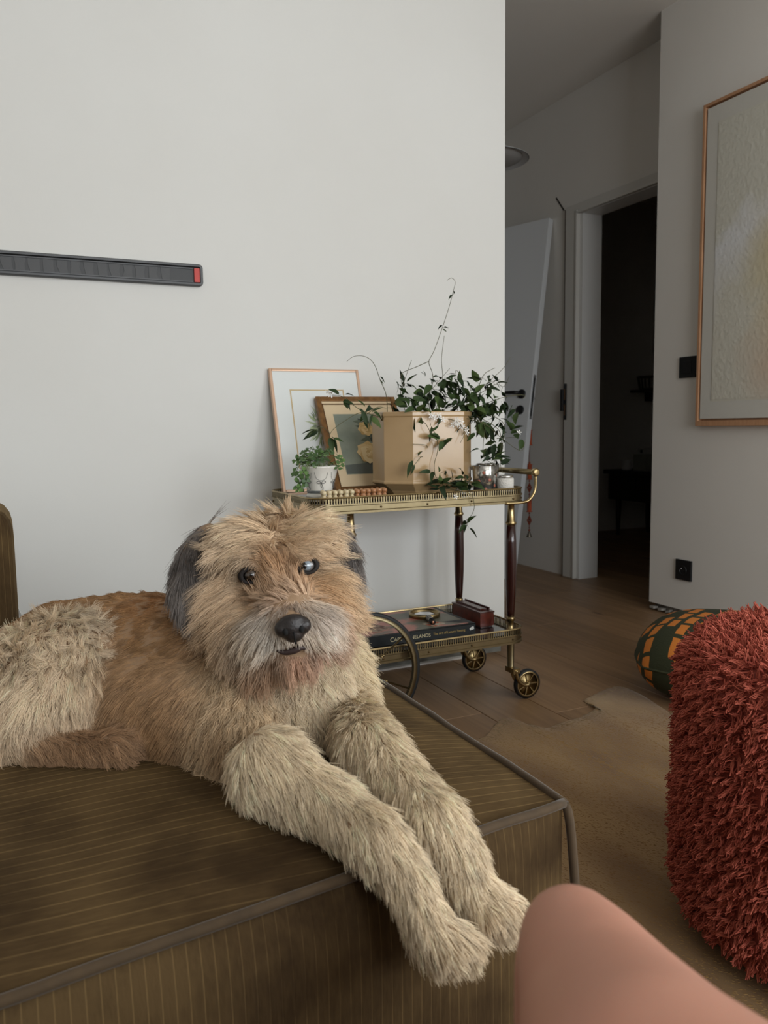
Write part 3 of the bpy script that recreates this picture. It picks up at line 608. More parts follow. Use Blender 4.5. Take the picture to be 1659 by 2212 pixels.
for y0, y1 in ((893, 912), (1043, 1064), (1113, 1135)):
    zc, hh = (gz(y0)+gz(y1))/2, (gz(y0)-gz(y1))/2; q = [(0.0, hh), (0.015, 0), (0, -hh), (-0.015, 0)]; q2 = [(a*0.45, c*0.45) for a, c in q]
    b = MB(); vs = [(gxy[0]-a*0.42, gxy[1]+a*0.9, zc+c) for a, c in q]+[(gxy[0]-a*0.42, gxy[1]+a*0.9, zc+c) for a, c in q2]
    vs = [(x-dd*0.9, y-dd*0.42, z) for dd in (0.004, -0.004) for x, y, z in vs]
    fs = [(i, (i+1) % 4, 4+(i+1) % 4, 4+i) for i in range(4)]; fs += [tuple(8+k for k in f[::-1]) for f in fs]+[(i, 8+i, 8+(i+1) % 4, (i+1) % 4) for i in range(4)]+[(4+i, 4+(i+1) % 4, 12+(i+1) % 4, 12+i) for i in range(4)]
    b.add(vs, fs, 0, False).build('diamond_charm', ORD, gr)
for py, r in ((888, .005), (917, .0045), (923, .006), (1039, .005), (1068, .005), (1109, .005), (1139, .004), (1145, .0068)): MB().sph((*gxy, gz(py)), r).build('bead', ORD, gr)
MB().lathe([(0.017, gz(1160)), (0.0165, gz(1160)+0.003), (0.008, gz(1151)), (0.002, gz(1147))], (*gxy, 0), 16).build('bell', mat('dull_metal', (120, 112, 100), 0.4, 0.8), gr)

# ------------------------------------------------------------------ pendant lamp in the hall
pe = ony(1127, 358, 3.4); pcx = pe[0]-0.20
pl = thing('pendant_lamp', (pcx, 3.4, pe[2]), 'pale shallow pendant shade hanging from the hall ceiling', 'lamp')
z = pe[2]; b = MB().lathe([(0.20, z), (0.198, z+0.003), (0.15, z+0.020), (0.08, z+0.032), (0.02, z+0.04), (0.018, z+0.037), (0.08, z+0.029), (0.148, z+0.017), (0.196, z)], (pcx, 3.4, 0), 48, cap=False)
b.build('shade', mat('shade_metal', (188, 190, 192), 0.5), pl)
MB().lathe([(0.001, z-0.026), (0.06, z-0.022), (0.12, z-0.012), (0.165, z+0.004), (0.17, z+0.016)], (pcx, 3.4, 0), 40, cap=False).build('diffuser', mat('diffuser', (150, 148, 145), 0.6), pl)
MB().tube([(pcx, 3.4, z+0.038), (pcx, 3.4, CZ)], 0.003, 8).build('cord', BLACK, pl)

# ------------------------------------------------------------------ dim room behind the doorway
dx = 4.25; q = onx(1338, 1016, dx); zt = q[2]
WD = mat('dark_walnut', (46, 36, 30), 0.6)
ds = thing('sideboard', (dx+0.2, q[1]-0.3, 0), 'dark wooden sideboard in the unlit room behind the doorway', 'sideboard')
MB().box((dx-0.02, q[1]-0.8, zt-0.03), (dx+0.42, q[1]+0.16, zt)).build('top', WD, ds, bevel=0.004)
MB().box((dx+0.01, q[1]-0.78, 0.28), (dx+0.40, q[1]+0.13, zt-0.03)).build('body', WD, ds)
for yy in (q[1]-0.72, q[1]+0.04):
    for xx in (dx+0.03, dx+0.33): MB().lathe([(0.014, 0), (0.022, 0.28)], (xx+0.02, yy+0.02, 0), 12).build('leg', WD, ds)
for k in range(3): MB().box((dx+0.002, q[1]-0.77+0.3*k, 0.31), (dx+0.01, q[1]-0.49+0.3*k, zt-0.05)).build('drawer', WD, ds)
c = onx(1354, 1012, dx+0.08); t = thing('cup', (c[0], c[1], zt), 'white cup on the dark sideboard in the unlit room', 'cup')
MB().lathe([(0.034, zt), (0.04, zt+0.01), (0.041, zt+0.075), (0.038, zt+0.075), (0.037, zt+0.012), (0.001, zt+0.01)], (c[0], c[1], 0), 24).build('bowl', WHITE, t)
MB().tube([(c[0], c[1]-0.041, zt+0.06), (c[0], c[1]-0.065, zt+0.055), (c[0], c[1]-0.066, zt+0.03), (c[0], c[1]-0.039, zt+0.02)], 0.005, 8).build('handle', WHITE, t)
c = onx(1392, 1010, dx+0.10); t = thing('storage_box', (c[0], c[1], zt), 'tall pale box on the dark sideboard in the unlit room', 'box')
MB().box((c[0]-0.06, c[1]-0.07, zt), (c[0]+0.08, c[1]+0.055, zt+0.125)).build('body', mat('pale_card', (150, 150, 138), 0.8), t, bevel=0.003)
MB().box((c[0]-0.05, c[1]-0.05, zt+0.125), (c[0]+0.05, c[1]+0.02, zt+0.17)).build('lid', mat('white_card', (180, 180, 176), 0.8), t, bevel=0.003)
MB().box((c[0]-0.053, c[1]-0.03, zt+0.135), (c[0]-0.0495, c[1]-0.01, zt+0.158)).build('mark', BLACK, t)
c = onx(1392, 842, 4.85-0.14); c[1] = min(c[1], 4.93); sh = thing('wall_shelf', (4.85, c[1], c[2]-0.02), 'dark shelf on the far wall of the unlit room', 'shelf')
MB().box((4.62, c[1]-0.4, c[2]-0.022), (4.848, min(c[1]+0.22, 5.098), c[2])).build('board', WD, sh, bevel=0.003)
for s in (-0.3, 0.12): MB().box((4.75, c[1]+s, c[2]-0.09), (4.848, c[1]+s+0.02, c[2]-0.022)).build('bracket', WD, sh)
t = thing('wire_basket', (c[0], c[1], c[2]), 'dark slatted basket on the shelf in the unlit room', 'basket')
b = MB()
for k in range(22):
    a = 2*math.pi*k/22; b.tube([(c[0]+0.085*math.cos(a), c[1]+0.13*math.sin(a), c[2]), (c[0]+0.095*math.cos(a), c[1]+0.15*math.sin(a), c[2]+0.10)], 0.004, 5)
b.build('slats', mat('basket_cane', (92, 86, 76), 0.8), t)
MB().tube([(c[0]+0.095*math.cos(a), c[1]+0.15*math.sin(a), c[2]+0.10) for a in np.linspace(0, 2*math.pi, 28)[:-1]], 0.006, 6, closed=True).tube([(c[0]+0.085*math.cos(a), c[1]+0.13*math.sin(a), c[2]+0.005) for a in np.linspace(0, 2*math.pi, 28)[:-1]], 0.005, 6, closed=True).build('rim', MATS['basket_cane'], t)

# ------------------------------------------------------------------ bar cart
CX, CY, CHX, CHY = 1.095, 2.23, 0.35, 0.20
cart = thing('bar_cart', (CX, CY, 0), 'vintage brass and mahogany two tier bar cart on wheels against the wall', 'cart')
def tray(zr, nm, sd):
    """zr: rim top"""
    path = rrect(CX, CY, CHX, CHY, 0.055, 8)
    b = MB(); b.sweep(path, [(0.000, zr-0.048), (0.004, zr-0.047), (0.004, zr-0.041), (0.001, zr-0.039), (0.001, zr-0.026), (0.004, zr-0.024), (0.004, zr-0.020), (-0.003, zr-0.020), (-0.003, zr-0.048)], smooth=False)
    t = b.build(nm, BRASSD, cart, sharp=30)
    b = MB(); b.sweep(path, [(0.002, zr-0.005), (0.004, zr-0.003), (0.002, zr), (-0.003, zr), (-0.004, zr-0.003), (-0.002, zr-0.005)]); b.build('rim', BRASS, t)
    b = MB(); fine = rrect(CX, CY, CHX, CHY, 0.055, 11, per=0.0078)
    for x, y, nx, ny in fine: b.obox((x, y, zr-0.0125), ((nx, ny, 0), (-ny, nx, 0), (0, 0, 1)), (0.0011, 0.0019, 0.0076))
    b.build('gallery', BRASSD, t)
    b = MB()
    for x, y, nx, ny in rrect(CX, CY, CHX, CHY, 0.055, 2, per=0.14): b.ell((x+nx*0.0025, y+ny*0.0025, zr-0.033), ((nx, ny, 0), (-ny, nx, 0), (0, 0, 1)), (0.002, 0.003, 0.003), 8, 6)
    tag(b.build('rivets', mat('rivet', (96, 76, 48), 0.4, 1.0), t), kind='stuff')
    b = MB(); P2 = rrect(CX, CY, CHX-0.003, CHY-0.003, 0.053, 8); n = len(P2)
    b.add([(x, y, z) for z in (zr-sd-0.007, zr-sd) for x, y, _, _ in P2], [tuple(range(n))[::-1], tuple(range(n, 2*n))]+[(i, (i+1) % n, n+(i+1) % n, n+i) for i in range(n)], 0, False)
    b.build('glass_shelf', mat('smoked_shelf', (34, 28, 26), 0.08, spec=0.6), t); return t
ZT, ZL = 0.672, 0.236
tray(ZT, 'top_tray', 0.011); tray(ZL, 'lower_tray', 0.017)
SHT, SHL = ZT-0.011, ZL-0.017
LEGS = [(0.872, 2.072), (1.411, 2.072), (0.872, 2.388), (1.411, 2.388)]
for i, (x, y) in enumerate(LEGS):
    lg = MB().lathe([(0.0105, 0.262), (0.0125, 0.285), (0.0165, 0.36), (0.0175, 0.43), (0.0165, 0.50), (0.0130, 0.555)], (x, y, 0), 20).build('leg', MAHOG, cart)
    MB().lathe([(0.0135, 0.553), (0.0165, 0.557), (0.0165, 0.562), (0.0125, 0.567), (0.0105, 0.60), (0.010, ZT-0.052), (0.018, ZT-0.05), (0.018, ZT-0.047)], (x, y, 0), 20).build('top_ferrule', BRASS, lg)
    MB().lathe([(0.015, SHL), (0.015, SHL+0.004), (0.009, SHL+0.008), (0.009, 0.248), (0.013, 0.254), (0.013, 0.262), (0.011, 0.264)], (x, y, 0), 20).build('lower_ferrule', BRASS, lg)
# small casters at the right end
for x, y in (LEGS[1], LEGS[3]):
    cs = MB(); vs = []; 
    cs.lathe([(0.012, 0.098), (0.0125, 0.10), (0.0105, 0.104), (0.0115, ZL-0.05), (0.0115, ZL-0.044)], (x, y, 0), 16); cf = cs.build('caster_stem', BRASSD, cart)
    wc = np.array([x+0.048, y-0.02, 0.0465])
    b = MB()
    for s in (-1, 1):
        yy = wc[1]+s*0.012; pth = [(x, y-0.02+s*0.010, 0.098), (x+0.002, yy, 0.082), (x+0.012, yy, 0.062), (x+0.03, yy, 0.048), (wc[0], yy, 0.0465)]
        b.tube(catmull(pth, 4), [0.008, 0.008]+[0.0062]*15, 8)
    b.box((x-0.012, y-0.034, 0.088), (x+0.012, y+0.012, 0.104)); b.lathe([(0.007, -0.016), (0.007, 0.016)], wc, 14, 'y'); b.build('fork', BRASS, cf)
    wl = MB().lathe([(0.041, -0.008), (0.0465, -0.006), (0.0465, 0.006), (0.041, 0.008), (0.039, 0.004), (0.039, -0.004), (0.041, -0.008)], wc, 40, 'y', cap=False).build('caster_wheel', RUBBER, cf)
    b = MB().lathe([(0.036, -0.0075), (0.041, -0.0085), (0.041, 0.0085), (0.036, 0.0075), (0.036, -0.0075)], wc, 40, 'y', cap=False); b.lathe([(0.037, -0.002), (0.037, 0.002)], wc, 40, 'y')
    for k in range(7):
        a = 2*math.pi*k/7; dv = np.array([math.cos(a), 0, math.sin(a)]); b.obox(wc+dv*0.021, (dv, (0, 1, 0), (-dv[2], 0, dv[0])), (0.016, 0.005, 0.0016))
    b.build('caster_hub', BRASS, cf)
# big spoked wheels at the left end
for y in (2.003, 2.455):
    R0 = 0.176; wc = np.array([0.874, y, R0])
    wh = MB().lathe([(R0-0.010, -0.0075), (R0-0.003, -0.008), (R0, -0.004), (R0, 0.004), (R0-0.003, 0.008), (R0-0.010, 0.0075), (R0-0.010, -0.0075)], wc, 72, 'y', cap=False).build('wheel', RUBBER, cart)
    MB().lathe([(R0-0.021, -0.007), (R0-0.0095, -0.0075), (R0-0.0095, 0.0075), (R0-0.021, 0.007), (R0-0.021, -0.007)], wc, 72, 'y', cap=False).build('wheel_rim', BRASSD, wh)
    for k in range(6):
        a = math.radians(36+60*k); dv = np.array([math.cos(a), 0, math.sin(a)])
        MB().tube([wc+dv*q for q in (0.015, 0.068, 0.0685, 0.071, 0.0715, 0.075, 0.0755, 0.078, 0.0785, R0-0.02)], [0.0035, 0.003, 0.005, 0.005, 0.0035, 0.0035, 0.005, 0.005, 0.0028, 0.0028], 10).build('spoke', BRASS, wh)
    MB().lathe([(0.012, -0.018), (0.02, -0.012), (0.02, 0.012), (0.012, 0.018)], wc, 20, 'y').build('hub', BRASS, wh)
MB().tube([(0.874, 2.003, 0.176), (0.874, 2.455, 0.176)], 0.006, 10).build('axle', BRASS, cart)
# handle
hd = MB().tube([(1.470, 2.027, 0.716), (1.470, 2.433, 0.716)], 0.0088, 16).build('handle_bar', BRASSD, cart)
for y, s in ((2.027, -1), (2.433, 1)):
    MB().lathe([(0.0105, -0.010*s), (0.0125, -0.006*s), (0.0125, 0.004*s), (0.010, 0.007*s), (0.008, 0.0075*s)], (1.470, y, 0.716), 20, 'y').build('end_cap', BRASS, hd)
    MB().tube(catmull([(1.36, y, ZT-0.046), (1.42, y, ZT-0.046), (1.448, y, ZT-0.038), (1.468, y, ZT-0.010), (1.470, y, 0.706)], 6), 0.0045, 10).build('handle_arm', BRASS, cart)

# ------------------------------------------------------------------ pictures leaning on the wall
def picture(name, x0, x1, yb, yt, z0, h, label, fw, fmat, matm, fd):
    """leaning frame. returns (thing, point fn in face coords u right, v up)"""
    lean = (yt-yb)/h; e = np.array([0, lean, math.sqrt(1-lean*lean)]); n = np.cross((1, 0, 0), e); wd_ = x1-x0
    O = np.array([x0, yb, z0])
    def pt(u, v, d=0.0): return O+np.array([1, 0, 0])*u+e*v+n*d
    ax = ((1, 0, 0), e, n); t = thing(name, ((x0+x1)/2, yb, z0), label, 'picture')
    def ob(nm, u0, u1, v0, v1, d0, d1, m, par=t, bev=0): return MB().obox(pt((u0+u1)/2, (v0+v1)/2, (d0+d1)/2), ax, ((u1-u0)/2, (v1-v0)/2, (d1-d0)/2)).build(nm, m, par, bevel=bev)
    ob('frame_bar', 0, fw, 0, h, -fd, 0, fmat, bev=0.002); ob('frame_bar', wd_-fw, wd_, 0, h, -fd, 0, fmat, bev=0.002)
    ob('frame_bar', fw, wd_-fw, 0, fw, -fd, 0, fmat, bev=0.002); ob('frame_bar', fw, wd_-fw, h-fw, h, -fd, 0, fmat, bev=0.002)
    ob('mat_board', fw*0.8, wd_-fw*0.8, fw*0.8, h-fw*0.8, -fd*0.8, -0.004, matm)
    return t, pt, ob, ax
ROSE = mat('rose_gold_frame', (206, 172, 146), 0.35, 0.5)
t, pt1, ob, ax = picture('framed_botanical_print', 0.783, 1.094, 2.392, 2.508, SHT+0.001, 0.408, 'white matted botanical print in slim rose gold frame leaning on the wall', 0.009, ROSE, mat('white_mat', (226, 230, 228), 0.7), 0.016)
GL = mat('gold_line', (196, 172, 128), 0.5)
for q in ((0.062, 0.066, 0.075, 0.338), (0.245, 0.249, 0.075, 0.338), (0.066, 0.245, 0.334, 0.338), (0.066, 0.245, 0.075, 0.079)): ob('gold_line', *q, -0.004, -0.0034, GL)
def flat_art(name, parent, pt, shapes, mats, d0):
    b = MB()
    for k, (mi, poly) in enumerate(shapes): n = len(poly); b.add([pt(u, v, d0+0.00002*k) for u, v in poly], [tuple(range(n))], mi, False)
    return b.build(name, mats, parent)
def petal(cx, cy, a, L, wd_, n=10, tip=0.7):
    out = []
    for i in range(n):
        t_ = i/(n-1); s = math.sin(math.pi*t_**tip)*wd_/2; out.append((t_*L, s))
    out += [(x, -y) for x, y in out[::-1][1:-1]]; c, s_ = math.cos(a), math.sin(a)
    return [(cx+x*c-y*s_, cy+x*s_+y*c) for x, y in out]
AM = [mat('print_'+str(i), c, 0.8) for i, c in enumerate([(176, 190, 150), (146, 164, 126), (196, 204, 176), (226, 222, 214), (206, 200, 192), (128, 142, 116)])]
sh = []; rr = random.Random(3)
for k in range(90):
    a = rr.uniform(0, 2*math.pi); r0 = rr.uniform(0.0, 0.035); c = (0.157+r0*0.8*math.cos(a), 0.215+r0*1.3*math.sin(a)); sh.append((rr.choice([0, 0, 1, 2, 5]), petal(*c, a+rr.uniform(-.5, .5), rr.uniform(0.02, 0.042), rr.uniform(0.004, 0.008))))
for k in range(26):
    a = rr.uniform(0, 2*math.pi); r0 = rr.uniform(0, 0.02); sh.append((rr.choice([3, 3, 4]), petal(0.160+r0*math.cos(a), 0.222+1.4*r0*math.sin(a), a, rr.uniform(0.010, 0.02), rr.uniform(0.008, 0.013))))
flat_art('botanical_drawing', t, pt1, sh, AM, -0.0038)
GILT = mat('gilt_wood', (150, 110, 66), 0.42, 0.55, noise=(50, (104, 72, 42), 0.25))
t, pt2, ob, ax = picture('framed_rose_print', 0.922, 1.205, 2.292, 2.462, SHT+0.001, 0.345, 'cream matted yellow rose print in gilt wood frame behind the planter', 0.017, GILT, mat('cream_mat', (222, 200, 164), 0.7), 0.018)
for q in ((0.017, 0.0195, 0.017, 0.318), (0.2635, 0.266, 0.017, 0.318), (0.0195, 0.2635, 0.017, 0.0195), (0.0195, 0.2635, 0.3155, 0.318)): ob('inner_gilt', *q, -0.006, -0.001, mat('dark_gilt', (96, 66, 40), 0.4, 0.5))
ob('print_ground', 0.048, 0.235, 0.062, 0.280, -0.004, -0.0036, mat('print_ground', (150, 156, 140), 0.8, noise=(12, (112, 122, 112), 0.25)))
RM = [mat('rose_'+str(i), c, 0.8) for i, c in enumerate([(226, 200, 150), (212, 182, 128), (236, 216, 172), (70, 78, 66), (54, 62, 58), (96, 104, 88), (190, 160, 104), (98, 104, 98)])]
sh = []; rr = random.Random(5)
sh.append((7, [(0.05, 0.064), (0.233, 0.064), (0.233, 0.105), (0.17, 0.12), (0.12, 0.10), (0.05, 0.095)]))
for k in range(26):
    a = rr.uniform(0, 2*math.pi); sh.append((rr.choice([3, 4, 5]), petal(0.165+rr.uniform(-.02, .045), rr.uniform(0.13, 0.25), a, rr.uniform(0.025, 0.05), rr.uniform(0.012, 0.02))))
def rose(cx, cy, R_, dark):
    for ring, nn in ((1.0, 8), (0.75, 7), (0.5, 6), (0.28, 4)):
        for k in range(nn):
            a = 2*math.pi*k/nn+rr.uniform(-.3, .3); sh.append((rr.choice([0, 1, 2] if not dark else [0, 1, 6]), petal(cx-0.25*R_*math.cos(a), cy-0.25*R_*math.sin(a), a, R_*ring*1.2, R_*ring*0.95, tip=1.3)))
rose(0.150, 0.225, 0.030, True); rose(0.195, 0.20, 0.026, True); rose(0.205, 0.245, 0.022, True)
rose(0.140, 0.138, 0.044, False); rose(0.205, 0.142, 0.028, False)
flat_art('rose_painting', t, pt2, sh, RM, -0.0035)

# ------------------------------------------------------------------ octagonal planter with jasmine
pcx, pcy = 1.1525, 2.166; hx, hy, ch = 0.150, 0.105, 0.064
jas = thing('potted_jasmine', (pcx, pcy, SHT), 'trailing jasmine in a beige octagonal ceramic planter on the cart', 'potted plant')
def octo(sx, sy, c): return [(-sx+c, -sy), (sx-c, -sy), (sx, -sy+c), (sx, sy-c), (sx-c, sy), (-sx+c, sy), (-sx, sy-c), (-sx, -sy+c)]
b = MB(); rings = [(SHT, 0.74), (SHT+0.012, 0.80), (SHT+0.030, 0.96), (SHT+0.034, 1.0), (SHT+0.040, 1.0), (SHT+0.042, 0.985), (SHT+0.228, 0.985), (SHT+0.230, 1.0), (SHT+0.240, 1.0), (SHT+0.243, 0.985), (SHT+0.243, 0.93), (SHT+0.20, 0.92)]
vs = []
for z, s in rings: vs += [(pcx+x*s, pcy+y*s, z) for x, y in octo(hx, hy, ch)]
m = len(rings); b.add(vs, [(j*8+i, j*8+(i+1) % 8, (j+1)*8+(i+1) % 8, (j+1)*8+i) for j in range(m-1) for i in range(8)]+[tuple(range(8))[::-1]], 0, False)
b.build('planter', mat('beige_glaze', (182, 152, 110), 0.25, coat=0.3, noise=(6, (168, 138, 98), 0.3)), jas, bevel=0.0015)
MB().add([(pcx+x*0.93, pcy+y*0.93, SHT+0.214) for x, y in octo(hx, hy, ch)], [tuple(range(8))], 0, False).build('soil', mat('soil', (44, 34, 26), 0.95, bump=(120, 1.0, 0.01)), jas)
STEM = mat('vine_stem', (86, 84, 56), 0.7); LEAF = [mat('jasmine_leaf_%d' % i, c, 0.6, spec=0.2) for i, c in enumerate([(44, 60, 34), (54, 72, 38), (36, 50, 30), (72, 90, 48)])]
def Z1(zx, zy, Y): return ony(560+zx/2.552, 580+zy/2.552, Y)
YP = pcy-hy-0.004
V = [([(900, 790), (950, 650), (955, 580), (935, 515), (965, 450), (1015, 310), (1050, 200), (1068, 130), (1080, 75), (1060, 52), (1035, 65)], 2.17),
     ([(935, 512), (860, 545), (790, 575), (782, 610), (790, 665)], 2.16), ([(1000, 760), (1010, 620), (1005, 500), (1020, 370)], 2.18),
     ([(730, 790), (700, 700), (665, 610), (640, 540), (610, 500), (570, 482), (520, 485), (483, 512)], 2.14),
     ([(660, 790), (550, 775), (490, 730), (440, 700), (375, 705)], 2.10), ([(680, 790), (560, 795), (480, 835), (410, 885), (385, 925)], 2.06), ([(410, 885), (350, 875), (300, 880)], 2.06),
     ([(960, 790), (1100, 740), (1200, 680), (1280, 610), (1345, 550), (1385, 488)], 2.16), ([(1080, 760), (1200, 700), (1300, 640), (1350, 650), (1380, 590)], 2.12),
     ([(1150, 780), (1300, 725), (1400, 700), (1465, 700), (1450, 720)], 2.10), ([(1160, 800), (1250, 860), (1330, 930), (1440, 1005), (1465, 955)], 2.06), ([(1340, 915), (1420, 930)], 2.06),
     ([(960, 780), (965, 900), (985, 990), (965, 1080), (975, 1150), (1020, 1180), (1100, 1195), (1165, 1170)], YP-0.008), ([(985, 990), (920, 975), (845, 968)], YP-0.012), ([(965, 1030), (890, 1040), (830, 1120)], YP-0.014),
     ([(1060, 1190), (1120, 1230), (1170, 1250), (1186, 1310), (1170, 1360), (1140, 1390), (1152, 1425)], 2.015),
     ([(1180, 790), (1240, 860), (1235, 960), (1240, 1040), (1300, 1085)], 2.07), ([(1230, 790), (1320, 890), (1330, 1000), (1300, 1060), (1250, 1085)], 2.08), ([(1300, 780), (1350, 860), (1340, 980), (1330, 1080), (1345, 1130)], 2.07),
     ([(840, 790), (780, 700), (800, 620), (840, 505)], 2.16), ([(1120, 760), (1080, 640), (1085, 560), (1125, 620)], 2.15), ([(1200, 740), (1230, 600), (1275, 560), (1300, 548)], 2.15), ([(970, 780), (940, 690), (1050, 550)], 2.15), ([(600, 790), (650, 765), (700, 770)], 2.12),
     ([(920, 790), (920, 860), (960, 930), (1020, 960), (1060, 950)], YP-0.01), ([(1000, 790), (1080, 840), (1130, 900), (1110, 960)], YP-0.01)]
b = MB(); VP = []
for pts, Y in V:
    P = [Z1(x, y, Y) for x, y in pts]
    if pts[0][1] >= 740: P[0] = P[0]+np.array([0, 0.03 if Y > YP else 0.06, -0.012])
    P = catmull(P, 5); n = len(P); b.tube(P, [0.0012-0.0006*i/n for i in range(n)], 5); VP += P[2:]
b.build('vine_stems', STEM, jas)
def leaf_mesh(name, m, wd_, curl):
    bb = MB(); vs = [(0, 0, 0), (0.22, 0, 0.0)]; fs = []; n = 5
    for i in range(n+1):
        t_ = i/n; x = 0.2+0.8*t_; w_ = wd_*math.sin(math.pi*min(1, t_*0.93+0.07)**0.75)*(1 if i < n else 0.02); z = -curl*t_*t_
        vs += [(x, w_, z+0.35*w_), (x, 0, z), (x, -w_, z+0.35*w_)]
    k = 2
    for i in range(n):
        a = k+3*i; fs += [(a, a+1, a+4, a+3), (a+1, a+2, a+5, a+4)]
    vs += [(0, 0.012, 0), (0.22, 0.012, 0)]; fs.append((0, 1, len(vs)-1, len(vs)-2))
    return bb.add(vs, fs).mesh(name, m)
LM = [leaf_mesh('leaf', LEAF[i % 4], w_, c) for i, (w_, c) in enumerate([(0.15, 0.12), (0.20, 0.3), (0.16, 0.5), (0.22, 0.2), (0.14, 0.3), (0.18, 0.05)])]
kdv = KDTree(len(VP))
for i, p in enumerate(VP): kdv.insert(p, i)
kdv.balance()
OBST = [(1.322, 2.084, 0.041, 0.084), (1.398, 2.185, 0.041, 0.084), (1.392, 2.075, 0.029, 0.053)]
def blocked(pos, d, L):
    d = unit(np.array(d, float)); s_ = np.cross((0, 0, 1), d); s_ = unit(s_) if np.linalg.norm(s_) > 0.05 else np.array([0, 1., 0]); u_ = np.cross(d, s_)
    for t_ in (0, 0.25, 0.45, 0.65, 0.85, 1.0):
        for q_ in ((0, 0), (0.2, 0), (-0.2, 0), (0, 0.2), (0, -0.2), (0, -0.4)):
            p = pos+d*t_*L+s_*q_[0]*L*min(1, 3*t_)+u_*q_[1]*L*t_
            if 0.735 < p[0] < 1.455 and 2.020 < p[1] < 2.440 and ZT-0.052 < p[2] < (ZT+0.003 if (p[1] < 2.045 or p[0] > 1.43) else SHT+0.002): return True
            for cx_, cy_, r_, h_ in OBST:
                if (p[0]-cx_)**2+(p[1]-cy_)**2 < r_*r_ and SHT-0.01 < p[2] < SHT+h_: return True
    return False
def clear_leaf(pos, d, L, rnd):
    if not blocked(pos, d, L): return pos, d, L
    for k in range(400):
        d2 = unit(unit(np.array(d, float))*0.5+np.array([rnd.uniform(-1, 1), rnd.uniform(-1, 0.4), rnd.uniform(-0.6, 0.9)])); p2 = pos+np.array([rnd.uniform(-1, 1)*0.00006*k, -0.00008*k*rnd.random(), 0.00007*k*rnd.random()]); L2 = L*(1-0.0008*k)
        if not blocked(p2, d2, L2): return p2, d2, L2
    return None
def put_leaf(parent, me, pos, d, L, roll=None, name='leaf'):
    d = unit(np.array(d, float)); up = np.array([0, 0, 1.]); s = np.cross(up, d)
    if np.linalg.norm(s) < 0.05: s = np.array([0, 1., 0])
    s = unit(s); u = np.cross(d, s); a = random.uniform(-1.2, 1.2) if roll is None else roll
    s2 = s*math.cos(a)+u*math.sin(a); u2 = np.cross(d, s2)
    M_ = Matrix(((d[0]*L, s2[0]*L, u2[0]*L, pos[0]), (d[1]*L, s2[1]*L, u2[1]*L, pos[1]), (d[2]*L, s2[2]*L, u2[2]*L, pos[2]), (0, 0, 0, 1)))
    return inst(name, me, parent, M_)
BL = [(800, 730, 60, 13), (900, 745, 80, 13), (960, 660, 60, 11), (1050, 640, 75, 14), (1060, 735, 85, 19), (1150, 680, 70, 13), (1180, 755, 75, 16), (1230, 640, 55, 9), (1270, 620, 45, 7), (1250, 790, 60, 13), (1310, 740, 45, 7), (1200, 850, 55, 9),
      (1290, 860, 55, 9), (1300, 960, 45, 8), (950, 870, 45, 6), (1020, 910, 45, 7), (1130, 890, 40, 5), (1250, 1020, 40, 7), (1310, 1060, 35, 5), (900, 1030, 40, 4), (975, 1100, 40, 7), (1000, 1190, 45, 7), (1100, 1190, 60, 9), (1150, 1170, 35, 4),
      (1140, 1265, 40, 4), (960, 1220, 30, 3), (800, 620, 35, 6), (910, 570, 15, 2), (460, 715, 30, 5), (400, 940, 18, 4), (590, 810, 25, 4), (310, 880, 18, 3), (1390, 800, 35, 5), (1380, 890, 35, 5), (1440, 940, 20, 2), (840, 1060, 25, 2), (1090, 600, 40, 5), (1150, 1405, 18, 5), (1020, 310, 12, 4), (1070, 130, 10, 3), (665, 605, 12, 3), (620, 770, 40, 4)]
nl = 0
for zx, zy, R_, cnt in BL:
    for k in range(cnt):
        if nl >= 298: break
        a, rr_ = random.uniform(0, 6.28), R_*math.sqrt(random.random()); p, i, _ = kdv.find(Z1(zx+rr_*math.cos(a), zy+rr_*math.sin(a), 2.1))
        tgt = Z1(zx+rr_*math.cos(a), zy+rr_*math.sin(a), p[1]+random.uniform(-0.02, 0.02)); p = np.array(p); q = p*0.35+tgt*0.65
        L = random.uniform(0.032, 0.056)*(0.45 if R_ < 16 else 1); d = unit(tgt-p)*0.6+np.array([random.uniform(-.7, .7), random.uniform(-.6, .2), random.uniform(-1.1, 0.25)])
        g_ = clear_leaf(q, d, L, random)
        if g_ is not None: put_leaf(jas, random.choice(LM), *g_); nl += 1
for (zx, zy), (ex, ey), Y in (((860, 1040), (803, 1155), YP-0.016), ((560, 770), (600, 865), 2.055), ((635, 790), (600, 870), 2.055), ((545, 768), (585, 800), 2.06)):
    A, B_ = Z1(zx, zy, Y), Z1(ex, ey, Y-0.01); put_leaf(jas, LM[0], A, B_-A, np.linalg.norm(B_-A), roll=1.3)
b = MB(); r3 = random.Random(9)
